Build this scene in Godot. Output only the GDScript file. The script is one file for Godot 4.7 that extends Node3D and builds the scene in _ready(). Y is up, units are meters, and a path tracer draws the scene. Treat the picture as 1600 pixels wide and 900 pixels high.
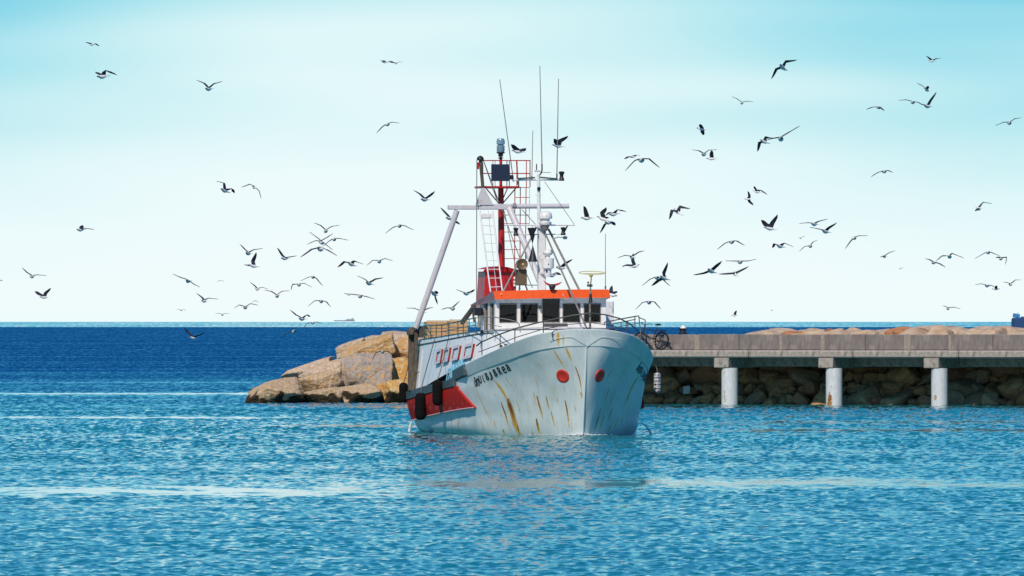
extends Node3D
# A fishing trawler coming into harbour under a cloud of gulls.
# y is up, metres. The camera stands on the far mole, 3.16 m above the water, with a long lens.

const EYE := 3.16          # height of the lens above the water
const LENS := 17100.0      # focal length in pixels of a 1600 pixel wide picture
const RIM := 501.0         # row of the true horizon in that picture

var rng := RandomNumberGenerator.new()
var names := {}
var M := {}                # materials


# where a point seen at (px, py) lies when it is d metres away
func at(px: float, py: float, d: float) -> Vector3:
	return Vector3((px - 800.0) * d / LENS, EYE - (py - RIM) * d / LENS, -d)


func numbered(called: String) -> String:
	var k: int = names.get(called, -1) + 1
	names[called] = k
	return called if k == 0 else "%s_%03d" % [called, k]


func tag(o: Node, label := "", category := "", group := "", kind := ""):
	if label: o.set_meta("label", label)
	if category: o.set_meta("category", category)
	if group: o.set_meta("group", group)
	if kind: o.set_meta("kind", kind)
	return o


func thing(called: String, where: Vector3, label: String, category: String, group := "") -> Node3D:
	var o := Node3D.new()
	o.name = numbered(called)
	add_child(o)
	o.position = where
	tag(o, label, category, group)
	return o


func put(mesh: Mesh, called: String, m: Material, parent: Node = null) -> MeshInstance3D:
	var o := MeshInstance3D.new()
	o.mesh = mesh
	o.material_override = m
	if parent == null:
		o.name = numbered(called)
		add_child(o)
	else:
		o.name = called
		parent.add_child(o, true)
	return o


func mat(c: Color, rough := 0.6, metal := 0.0, spec := 0.5) -> StandardMaterial3D:
	var m := StandardMaterial3D.new()
	m.albedo_color = c
	m.roughness = rough
	m.metallic = metal
	m.metallic_specular = spec
	return m


# a base colour given as the linear values surfaces really have
func lin(r: float, g: float, b: float) -> Color:
	return Color(r, g, b).linear_to_srgb()


func noise(f: float, s: int, octaves := 3) -> FastNoiseLite:
	var n := FastNoiseLite.new()
	n.seed = s
	n.noise_type = FastNoiseLite.TYPE_SIMPLEX_SMOOTH
	n.frequency = f
	n.fractal_octaves = octaves
	if octaves == 1: n.fractal_type = FastNoiseLite.FRACTAL_NONE
	return n


func _ready():
	rng.seed = 7
	build_view()
	paints()
	build_sea()
	build_quay()
	build_rocks()
	build_ships()
	build_trawler()
	build_bicycle()
	build_gulls()


func build_view():
	var cam := Camera3D.new()
	cam.name = "camera"
	add_child(cam)
	cam.position = Vector3(0, EYE, 0)
	cam.rotation.x = atan((RIM - 450.0) / LENS)
	cam.fov = rad_to_deg(2.0 * atan(450.0 / LENS))
	cam.near = 1.0
	cam.far = 60000.0
	cam.current = true

	var sun := DirectionalLight3D.new()
	sun.name = "sun"
	add_child(sun)
	sun.rotation_degrees = Vector3(-43, -19, 0)
	sun.light_color = Color(1.0, 0.95, 0.87)
	sun.light_energy = 1.25
	sun.light_angular_distance = 1.5
	sun.shadow_enabled = true

	var env := Environment.new()
	env.background_mode = Environment.BG_SKY
	env.tonemap_mode = Environment.TONE_MAPPER_LINEAR
	env.tonemap_exposure = 1.0
	env.sdfgi_enabled = true
	env.ssao_enabled = true
	env.ssil_enabled = true
	env.sky = Sky.new()
	var pm := PanoramaSkyMaterial.new()
	pm.panorama = ImageTexture.create_from_image(sky_image())
	pm.energy_multiplier = 1.0
	env.sky.sky_material = pm
	var we := WorldEnvironment.new()
	we.name = "daylight"
	we.environment = env
	add_child(we)


# milky air over the horizon that thins into turquoise and then blue, with faint long sheets of cloud
func sky_image() -> Image:
	var w := 4096
	var h := 2048
	var img := Image.create(w, h, false, Image.FORMAT_RGB8)
	var stops := [[-90.0, Color(0.90, 0.97, 0.985)], [0.0, Color(0.95, 0.985, 0.99)], [0.5, Color(0.935, 0.988, 0.993)], [1.0, Color(0.875, 0.97, 0.978)], [1.4, Color(0.79, 0.94, 0.96)],
		[1.8, Color(0.68, 0.90, 0.942)], [2.5, Color(0.46, 0.81, 0.905)], [5.0, Color(0.34, 0.69, 0.86)], [12.0, Color(0.19, 0.52, 0.765)], [30.0, Color(0.13, 0.40, 0.68)], [90.0, Color(0.13, 0.36, 0.66)]]
	var n := noise(1.0, 11, 2)
	var n2 := noise(1.0, 12, 2)
	for y in h:
		var el := 90.0 - (y + 0.5) / h * 180.0
		if el < 0.0 or el > 9.0:
			img.fill_rect(Rect2i(0, y, w, 1), ramp(stops, el))
			continue
		var amp := clampf(el / 1.2, 0.0, 1.0) * clampf((9.0 - el) / 4.0, 0.0, 1.0)
		for x in w:
			var a := ((x + 0.5) / w - 0.5) * TAU
			var sheet := n.get_noise_3d(cos(a) * 13.0, el * 2.1 + sin(a * 23.0) * 0.1, sin(a) * 13.0)
			var band := n2.get_noise_3d(cos(a) * 6.0 + 30.0, el * 5.5 + sin(a * 31.0) * 0.15, sin(a) * 6.0)
			# the milky veil comes and goes along the horizon; it is thickest straight over the harbour mouth
			var veil := 0.5 - 0.5 * cos((a + 0.006) * 56.0)
			img.set_pixel(x, y, ramp(stops, maxf(el + amp * (sheet * 0.5 + band * 0.30 + veil * 0.9 - 0.28), 0.0)))
	return img


func ramp(stops: Array, v: float) -> Color:
	for k in range(1, stops.size()):
		if v <= stops[k][0]:
			var a: Color = stops[k - 1][1]
			return a.lerp(stops[k][1], (v - stops[k - 1][0]) / (stops[k][0] - stops[k - 1][0]))
	return stops[-1][1]


# ---------------------------------------------------------------- water

# long slicks of smoother water: [distance, metres deep, from x, to x, slant, calm]
const SLICKS := [[474.0, 10.0, -24.0, -9.0, 0.1, 0.9], [357.0, 9.0, -21.0, -6.5, -0.12, 1.0], [329.0, 8.0, -7.8, -2.4, -0.3, 1.0], [203.0, 13.0, -17.0, -1.0, -0.2, 1.0], [213.0, 13.0, -2.5, 8.0, 0.35, 1.0],
	[211.0, 6.0, 6.5, 13.0, 0.1, 0.9], [316.0, 12.0, 5.5, 17.5, 0.2, 1.0], [342.0, 10.0, 7.5, 18.0, 0.1, 0.75], [560.0, 12.0, -28.0, -5.0, 0.2, 0.5], [222.0, 5.0, -10.0, 0.0, 0.15, 0.6], [186.0, 4.0, -9.5, 2.5, 0.1, 0.5], [160.0, 3.0, -3.0, 5.0, 0.2, 0.4], [145.0, 2.5, -6.5, -1.0, 0.1, 0.4], [384.0, 6.0, -19.0, -12.0, 0.1, 0.7]]

var wn: Array[FastNoiseLite] = []


func calm_at(x: float, z: float) -> float:
	var calm := 0.0
	for s in SLICKS:
		var along: float = (x - s[2]) / (s[3] - s[2])
		if along < -0.2 or along > 1.2: continue
		var off: float = absf(-z - s[0] - (x - (s[2] + s[3]) * 0.5) * s[4]) / (s[1] * 0.5)
		if off > 2.2: continue
		var edge: float = clampf(minf(along + 0.2, 1.2 - along) / 0.35, 0.0, 1.0)
		calm = maxf(calm, s[5] * edge * clampf((1.35 - off) * 1.0 + wn[5].get_noise_2d(x * 2.2, z * 0.8) * 1.1, 0.0, 1.0))
	return calm


# height of the chop; rough is what the slicks leave of it
func wave(x: float, z: float, rough: float, far: float) -> float:
	var near := 1.0 - far
	x *= 0.8                            # crests lie across the wind, which blows from the sea
	var h: float = wn[0].get_noise_2d(x, z) * 0.024 * (0.10 + 0.90 * rough)
	h += wn[1].get_noise_2d(x, z) * (0.0205 + 0.018 * far) * rough
	if near > 0.02: h += wn[2].get_noise_2d(x, z) * 0.0078 * rough * near
	return h


func build_sea():
	wn = [noise(0.7, 1, 2), noise(2.9, 2, 2), noise(7.2, 3, 1), noise(0.03, 4, 2), noise(0.06, 5, 2), noise(0.35, 6, 2)]
	var m := mat(Color.WHITE, 0.06, 0.0, 0.42)
	m.vertex_color_use_as_albedo = true
	# columns: dense across the view, wide apart outside it
	var col: Array[float] = []
	for k in 14: col.append(-tan(1.45 * pow(1.0 - k / 14.0, 1.6)) - 0.058)
	for k in 640: col.append(-0.058 + 0.116 * k / 639.0)
	for k in 14: col.append(tan(1.45 * pow((k + 1) / 14.0, 1.6)) + 0.058)
	var row: Array[float] = []
	var d := 8.0
	while d < 122.0:
		row.append(d); d *= 1.07
	d = 122.0
	while d < 30000.0:
		row.append(d)
		d *= 1.0 + (0.0017 if d < 260.0 else 0.0023 if d < 500.0 else (0.0045 if d < 5600.0 else 0.03))
	var nc := col.size()
	var vs := PackedVector3Array()
	var ns := PackedVector3Array()
	var cs := PackedColorArray()
	vs.resize(row.size() * nc)
	ns.resize(row.size() * nc)
	cs.resize(row.size() * nc)
	var harbour := Vector3(0.006, 0.175, 0.20)
	var open := Vector3(0.003, 0.048, 0.15)
	var i := 0
	for r in row.size():
		d = row[r]
		var far := clampf((d - 340.0) / 420.0, 0.0, 1.0)
		var lee := 0.5 * smoothstep(190.0, 400.0, d) + 0.5 * smoothstep(420.0, 760.0, d)
		# beyond the wind line in the offing the water lies smoother
		var offing := 1.0 - 0.89 * smoothstep(5250.0, 5450.0, d)
		for c in nc:
			var x := col[c] * d
			var z := -d
			var y := 0.0
			if c < 13 or c > nc - 14 or d < 100.0:
				ns[i] = Vector3.UP
			else:
				var rough: float = lerpf(0.9, 1.25, smoothstep(150.0, 300.0, d)) * (1.0 - calm_at(x, z)) * (1.0 + 0.75 * wn[4].get_noise_2d(x * 0.12, z * 0.55))
				y = wave(x, z, rough, far)
				var sx := -(wave(x + 0.07, z, rough, far) - y) / 0.07
				var sz := -(wave(x, z + 0.07, rough, far) - y) / 0.07
				# far off only the faces of the waves that look to the shore are seen over the crests
				sz = lerpf(sz, absf(sz) * 0.85 + 0.05 * rough, lee)
				ns[i] = Vector3(sx * offing, 1.0, sz * offing).normalized()
			vs[i] = Vector3(x, y, z)
			var t: float = clampf((d - 400.0 + wn[3].get_noise_2d(x, z * 0.6) * 160.0) / 240.0, 0.0, 1.0)
			var k: Vector3 = harbour.lerp(open, t) * (1.0 + 0.25 * wn[4].get_noise_2d(x * 0.7 + 300.0, z * 0.35))
			cs[i] = Color(k.x, k.y, k.z)
			i += 1
	var ix := PackedInt32Array()
	ix.resize((row.size() - 1) * (nc - 1) * 6)
	var q := 0
	for r in row.size() - 1:
		for c in nc - 1:
			var a := r * nc + c
			var b := a + nc
			ix[q] = a; ix[q + 1] = b; ix[q + 2] = b + 1
			ix[q + 3] = a; ix[q + 4] = b + 1; ix[q + 5] = a + 1
			q += 6
	var arr := []
	arr.resize(Mesh.ARRAY_MAX)
	arr[Mesh.ARRAY_VERTEX] = vs
	arr[Mesh.ARRAY_NORMAL] = ns
	arr[Mesh.ARRAY_COLOR] = cs
	arr[Mesh.ARRAY_INDEX] = ix
	var am := ArrayMesh.new()
	am.add_surface_from_arrays(Mesh.PRIMITIVE_TRIANGLES, arr)
	tag(put(am, "sea", m), "choppy turquoise harbour water turning deep blue offshore", "water", "", "structure")


func paints():
	M.white_paint = worn(Color(0.80, 0.79, 0.79), Color(0.70, 0.70, 0.71), 1.2, 41, 0.42, 1.0, Color(0.52, 0.47, 0.40, 0.5), 0.36)
	M.skylit_white = worn(Color(0.80, 0.83, 0.84), Color(0.69, 0.73, 0.75), 0.8, 42, 0.45, 0.25, Color(0.50, 0.50, 0.46, 0.45), 0.34)  # white with the bluish skylight tint of shaded walls put into the colour
	M.orange = worn(Color(0.86, 0.105, 0.006), Color(0.78, 0.085, 0.005), 1.0, 43, 0.4)
	M.pale_pink = worn(Color(0.78, 0.36, 0.36), Color(0.70, 0.42, 0.46), 0.9, 44, 0.55)  # pale pink for the roof sides and the belting foot line
	M.red = worn(Color(0.50, 0.013, 0.014), Color(0.40, 0.011, 0.012), 0.9, 45, 0.36)
	M.frame_red = worn(Color(0.30, 0.012, 0.022), Color(0.22, 0.010, 0.016), 0.5, 59, 0.5)
	M.belt_red = worn(Color(0.46, 0.018, 0.010), Color(0.34, 0.014, 0.010), 0.9, 46, 0.75, 1.0, Color(0.42, 0.16, 0.17, 0.6), 0.30)
	M.mast_red = worn(Color(0.52, 0.014, 0.014), Color(0.38, 0.012, 0.012), 0.5, 47, 0.45)
	M.rub_grey = worn(Color(0.055, 0.085, 0.095), Color(0.035, 0.058, 0.066), 0.7, 48, 0.6, 1.0, Color(0.13, 0.19, 0.21, 0.6), 0.25)
	M.lilac = worn(Color(0.60, 0.57, 0.61), Color(0.55, 0.525, 0.56), 1.4, 49, 0.4, 1.0, Color(0.47, 0.36, 0.25, 0.45), 0.42)
	M.steel = worn(Color(0.30, 0.27, 0.24), Color(0.17, 0.15, 0.135), 0.5, 50, 0.45)
	M.rail_green = worn(Color(0.075, 0.13, 0.115), Color(0.045, 0.075, 0.07), 0.5, 51, 0.5)
	M.rail_dark = worn(Color(0.10, 0.095, 0.09), Color(0.055, 0.05, 0.05), 0.5, 52, 0.45)
	M.timber = worn(Color(0.115, 0.088, 0.065), Color(0.055, 0.043, 0.034), 0.5, 53, 0.85, 0.25, Color(0.24, 0.19, 0.13, 0.6), 0.26)
	M.crate = worn(Color(0.55, 0.35, 0.16), Color(0.42, 0.25, 0.10), 0.6, 54, 0.85, 2.5, Color(0.30, 0.18, 0.08, 0.6), 0.25)
	M.rubber = worn(Color(0.006, 0.006, 0.007), Color(0.011, 0.011, 0.012), 0.4, 55, 0.9)
	M.rubber.metallic_specular = 0.15
	M.black_paint = mat(lin(0.012, 0.013, 0.018), 0.5)
	M.navy_panel = worn(Color(0.012, 0.022, 0.055), Color(0.018, 0.030, 0.068), 0.4, 56, 0.5)
	M.lamp_glass = mat(lin(0.16, 0.27, 0.36), 0.15)
	M.rope = mat(lin(0.10, 0.10, 0.095), 0.9)
	M.wire = mat(lin(0.13, 0.13, 0.13), 0.5)
	M.bronze = worn(Color(0.17, 0.115, 0.06), Color(0.09, 0.065, 0.04), 0.3, 57, 0.5)
	M.yellow = mat(lin(0.62, 0.47, 0.12), 0.5)
	M.foam = mat(lin(0.50, 0.50, 0.50), 0.8)
	M.aerial = mat(lin(0.20, 0.19, 0.20), 0.5)
	M.cabin = worn(Color(0.085, 0.060, 0.042), Color(0.05, 0.036, 0.027), 0.7, 58, 0.7)
	M.letter_black = mat(lin(0.010, 0.014, 0.018), 0.5)
	M.letter_blue = mat(lin(0.20, 0.50, 0.66), 0.5)
	M.glass = mat(Color(0.02, 0.02, 0.02, 0.55), 0.03, 0.0, 0.35)
	M.belt_red.metallic_specular = 0.25
	M.glass.transparency = BaseMaterial3D.TRANSPARENCY_ALPHA
	M.pale_glass = mat(lin(0.62, 0.70, 0.74), 0.12)
	M.blue_shade = mat(lin(0.30, 0.52, 0.60), 0.6)
	M.spray = mat(lin(0.82, 0.86, 0.88), 0.8)

# ---------------------------------------------------------------- shapes

class Geo:
	var v := PackedVector3Array()
	var n := PackedVector3Array()
	var c := PackedColorArray()
	var t := PackedVector2Array()
	var ix := PackedInt32Array()
	var tint := Color.WHITE
	var coloured := false
	var mapped := false

	func p(pos: Vector3, nor: Vector3, uv := Vector2.ZERO) -> int:
		v.append(pos)
		n.append(nor)
		c.append(tint)
		t.append(uv)
		return v.size() - 1

	# a triangle whose front looks along its normal
	func tri(a: int, b: int, d: int):
		var g := (v[b] - v[a]).cross(v[d] - v[a])
		if g.dot(n[a] + n[b] + n[d]) > 0.0:
			ix.append_array(PackedInt32Array([a, d, b]))
		else:
			ix.append_array(PackedInt32Array([a, b, d]))

	func face(pts: Array, nor: Vector3):
		var k := v.size()
		for q in pts: p(q, nor)
		for j in range(1, pts.size() - 1): tri(k, k + j, k + j + 1)

	# flat face whose normal looks away from a point
	func facet(pts: Array, inside: Vector3):
		var nor: Vector3 = (pts[1] - pts[0]).cross(pts[2] - pts[0]).normalized()
		if nor.dot(pts[0] - inside) < 0.0: nor = -nor
		face(pts, nor)

	# box with chamfered edges
	func box(x: Transform3D, size: Vector3, e := 0.0):
		var h := size * 0.5
		e = minf(e, minf(h.x, minf(h.y, h.z)) * 0.9)
		for a in 3:
			var b := (a + 1) % 3
			var d := (a + 2) % 3
			for s in [-1.0, 1.0]:
				var nor := Vector3.ZERO
				nor[a] = s
				var pts := []
				for k in [[-1, -1], [1, -1], [1, 1], [-1, 1]]:
					var q := Vector3.ZERO
					q[a] = s * h[a]
					q[b] = k[0] * (h[b] - e)
					q[d] = k[1] * (h[d] - e)
					pts.append(x * q)
				face(pts, (x.basis * nor).normalized())
		if e <= 0.0: return
		for a in 3:                      # the edges that run along a
			var b := (a + 1) % 3
			var d := (a + 2) % 3
			for k in [[-1, -1], [1, -1], [1, 1], [-1, 1]]:
				var pts := []
				for s in [[-1, 0], [1, 0], [1, 1], [-1, 1]]:
					var q := Vector3.ZERO
					q[a] = s[0] * (h[a] - e)
					q[b] = k[0] * (h[b] - (e if s[1] == 0 else 0.0))
					q[d] = k[1] * (h[d] - (0.0 if s[1] == 0 else e))
					pts.append(x * q)
				var nor := Vector3.ZERO
				nor[b] = k[0]
				nor[d] = k[1]
				face(pts, (x.basis * nor).normalized())
		for sx in [-1.0, 1.0]:
			for sy in [-1.0, 1.0]:
				for sz in [-1.0, 1.0]:
					var s := Vector3(sx, sy, sz)
					face([x * (s * Vector3(h.x, h.y - e, h.z - e)), x * (s * Vector3(h.x - e, h.y, h.z - e)), x * (s * Vector3(h.x - e, h.y - e, h.z))], (x.basis * s).normalized())

	func bar(a: Vector3, b: Vector3, w: float, h: float, up := Vector3.UP, e := 0.0):
		var z := (b - a).normalized()
		var x := up.cross(z).normalized()
		if x.length() < 0.5: x = Vector3.RIGHT.cross(z).normalized()
		box(Transform3D(Basis(x, z.cross(x), z), (a + b) * 0.5), Vector3(w, h, a.distance_to(b)), e)

	# a round bar through points, thick r[k] at each
	func pipe(pts: Array, r, sides := 8):
		var last := pts.size() - 1
		var side := Vector3.ZERO
		var k0 := v.size()
		for k in pts.size():
			var dir: Vector3 = (pts[mini(k + 1, last)] - pts[maxi(k - 1, 0)]).normalized()
			if side == Vector3.ZERO: side = dir.cross(Vector3.UP if absf(dir.y) < 0.9 else Vector3.RIGHT).normalized()
			side = (side - dir * side.dot(dir)).normalized()
			var other := dir.cross(side)
			var rad: float = r[k] if r is Array else r
			for j in sides:
				var a := TAU * j / sides
				var o := side * cos(a) + other * sin(a)
				p(pts[k] + o * rad, o)
		for k in last:
			for j in sides:
				var a := k0 + k * sides + j
				var b := k0 + k * sides + (j + 1) % sides
				tri(a, b, b + sides)
				tri(a, b + sides, a + sides)
		for k in [0, last]:
			var ring := []
			for j in sides: ring.append(v[k0 + k * sides + j])
			var out: Vector3 = (pts[0] - pts[1]) if k == 0 else (pts[last] - pts[last - 1])
			face(ring, out.normalized())

	# a body turned round the y axis of x; profile holds (radius, height) from the bottom up
	func lathe(x: Transform3D, profile: Array, sides := 16, flat := false):
		for k in profile.size() - 1:
			var a: Vector2 = profile[k]
			var b: Vector2 = profile[k + 1]
			var nn := Vector2(b.y - a.y, a.x - b.x).normalized()
			var na := nn
			var nb := nn
			if not flat:
				if k > 0:
					var m := Vector2(a.y - profile[k - 1].y, profile[k - 1].x - a.x).normalized()
					if m.dot(nn) > 0.55: na = (m + nn).normalized()
				if k < profile.size() - 2:
					var m := Vector2(profile[k + 2].y - b.y, b.x - profile[k + 2].x).normalized()
					if m.dot(nn) > 0.55: nb = (m + nn).normalized()
			var k0 := v.size()
			for j in sides + 1:
				var w := TAU * j / sides
				var o := Vector3(cos(w), 0, sin(w))
				p(x * Vector3(o.x * a.x, a.y, o.z * a.x), (x.basis * Vector3(o.x * na.x, na.y, o.z * na.x)).normalized(), Vector2(float(j) / sides, a.y))
				p(x * Vector3(o.x * b.x, b.y, o.z * b.x), (x.basis * Vector3(o.x * nb.x, nb.y, o.z * nb.x)).normalized(), Vector2(float(j) / sides, b.y))
			for j in sides:
				var q := k0 + j * 2
				tri(q, q + 1, q + 3)
				tri(q, q + 3, q + 2)

	# smooth sheet over a grid of points
	func sheet(grid: Array, inside: Vector3, uvs := []):
		var k0 := v.size()
		var h := grid.size()
		var w: int = grid[0].size()
		for r in h:
			for k in w:
				var du: Vector3 = grid[r][mini(k + 1, w - 1)] - grid[r][maxi(k - 1, 0)]
				var dv: Vector3 = grid[mini(r + 1, h - 1)][k] - grid[maxi(r - 1, 0)][k]
				var nor := du.cross(dv)
				nor = nor.normalized() if nor.length() > 1e-9 else Vector3.UP
				if nor.dot(grid[r][k] - inside) < 0.0: nor = -nor
				p(grid[r][k], nor, uvs[r][k] if uvs else Vector2.ZERO)
		for r in h - 1:
			for k in w - 1:
				var a := k0 + r * w + k
				tri(a, a + 1, a + w + 1)
				tri(a, a + w + 1, a + w)

	func mesh() -> ArrayMesh:
		var arr := []
		arr.resize(Mesh.ARRAY_MAX)
		arr[Mesh.ARRAY_VERTEX] = v
		arr[Mesh.ARRAY_NORMAL] = n
		if coloured: arr[Mesh.ARRAY_COLOR] = c
		if mapped: arr[Mesh.ARRAY_TEX_UV] = t
		arr[Mesh.ARRAY_INDEX] = ix
		var am := ArrayMesh.new()
		am.add_surface_from_arrays(Mesh.PRIMITIVE_TRIANGLES, arr)
		return am


func place(o: Vector3, turn := 0.0) -> Transform3D:
	return Transform3D(Basis(Vector3.UP, turn), o)


# part made of boxes: [centre, size]
func boxes(parent: Node, called: String, m: Material, list: Array, e := 0.008) -> MeshInstance3D:
	var g := Geo.new()
	for b in list: g.box(place(b[0], b[2] if b.size() > 2 else 0.0), b[1], e)
	return put(g.mesh(), called, m, parent)


func rod(parent: Node, called: String, m: Material, pts: Array, r, sides := 8) -> MeshInstance3D:
	var g := Geo.new()
	g.pipe(pts, r, sides)
	return put(g.mesh(), called, m, parent)


func turned(parent: Node, called: String, m: Material, x: Transform3D, profile: Array, sides := 16) -> MeshInstance3D:
	var g := Geo.new()
	g.mapped = true
	g.lathe(x, profile, sides)
	return put(g.mesh(), called, m, parent)


# a paint or stone whose tone wanders between two colours (linear values), with patches of a third
func worn(a: Color, b: Color, size: float, s: int, rough := 0.6, stretch := 1.0, c := Color.TRANSPARENT, from := 0.3, relief := 0.0) -> StandardMaterial3D:
	var n := noise(0.022, s, 5)
	n.fractal_gain = 0.62
	var n2 := noise(0.012, s + 50, 4)
	var w := 256
	var fine := n.get_seamless_image(w, w, false, false, 0.2)
	var broad := n2.get_seamless_image(w, w, false, false, 0.2)
	var img := Image.create(w, w, false, Image.FORMAT_RGB8)
	for y in w:
		for x in w:
			var g := fine.get_pixel(x, y).r - 0.5
			var col := a.lerp(b, clampf(0.5 + g * 1.7, 0.0, 1.0))
			if c.a > 0.0: col = col.lerp(c, c.a * smoothstep(from, from + 0.2, (broad.get_pixel(x, y).r - 0.5) * 1.5 + g * 0.45))
			img.set_pixel(x, y, Color(col.r, col.g, col.b).linear_to_srgb())
	var m := mat(Color.WHITE, rough)
	m.albedo_texture = ImageTexture.create_from_image(img)
	m.uv1_triplanar = true
	m.uv1_scale = Vector3(1.0, stretch, 1.0) / size
	if relief > 0.0:
		m.heightmap_enabled = true
		m.heightmap_texture = ImageTexture.create_from_image(fine)
		m.heightmap_scale = relief
	return m


# ---------------------------------------------------------------- quay and stones

var stone_shapes: Array[ArrayMesh] = []


# a quarried block: a ball cut by planes, then roughened; it fits a box of size 1
func block_shape(s: int, cuts := 9, res := 9, wear := 0.05) -> ArrayMesh:
	var r := RandomNumberGenerator.new()
	r.seed = s
	var planes := []
	for k in cuts:
		var d := Vector3(r.randfn(), r.randfn(), r.randfn()).normalized()
		planes.append([d, r.randf_range(0.60, 0.82)])
	for a in 3:
		for sg in [-1.0, 1.0]:
			var d := Vector3(r.randf_range(-0.25, 0.25), r.randf_range(-0.25, 0.25), r.randf_range(-0.25, 0.25))
			d[a] += sg
			planes.append([d.normalized(), r.randf_range(0.70, 0.86)])
	var n := noise(1.5, s, 3)
	var fine := noise(6.5, s + 9, 3)
	var g := Geo.new()
	var lo := Vector3.ONE * 9.0
	var hi := -lo
	var sides := []
	for a in 3:
		for sg in [-1.0, 1.0]:
			var grid := []
			for i in res:
				var line := []
				for j in res:
					var q := Vector3.ZERO
					q[a] = sg
					q[(a + 1) % 3] = tan((2.0 * i / (res - 1) - 1.0) * PI / 4.0)
					q[(a + 2) % 3] = tan((2.0 * j / (res - 1) - 1.0) * PI / 4.0)
					q = q.normalized()
					var rad := 1.25
					var second := 1.25
					for pl in planes:
						var f: float = q.dot(pl[0])
						if f > 0.05:
							var cut: float = pl[1] / f
							if cut < rad:
								second = rad
								rad = cut
							elif cut < second: second = cut
					# edges are worn round where two faces meet
					rad -= 0.035 * exp(-(second - rad) * 20.0)
					rad += n.get_noise_3dv(q * 1.3) * wear + fine.get_noise_3dv(q) * wear * 0.35
					line.append(q * rad)
					lo = lo.min(q * rad)
					hi = hi.max(q * rad)
				grid.append(line)
			sides.append(grid)
	var mid := (lo + hi) * 0.5
	for grid in sides:
		for line in grid:
			for j in line.size(): line[j] = (line[j] - mid) / (hi - lo)
		g.sheet(grid, Vector3.ZERO)
	return g.mesh()


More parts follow.
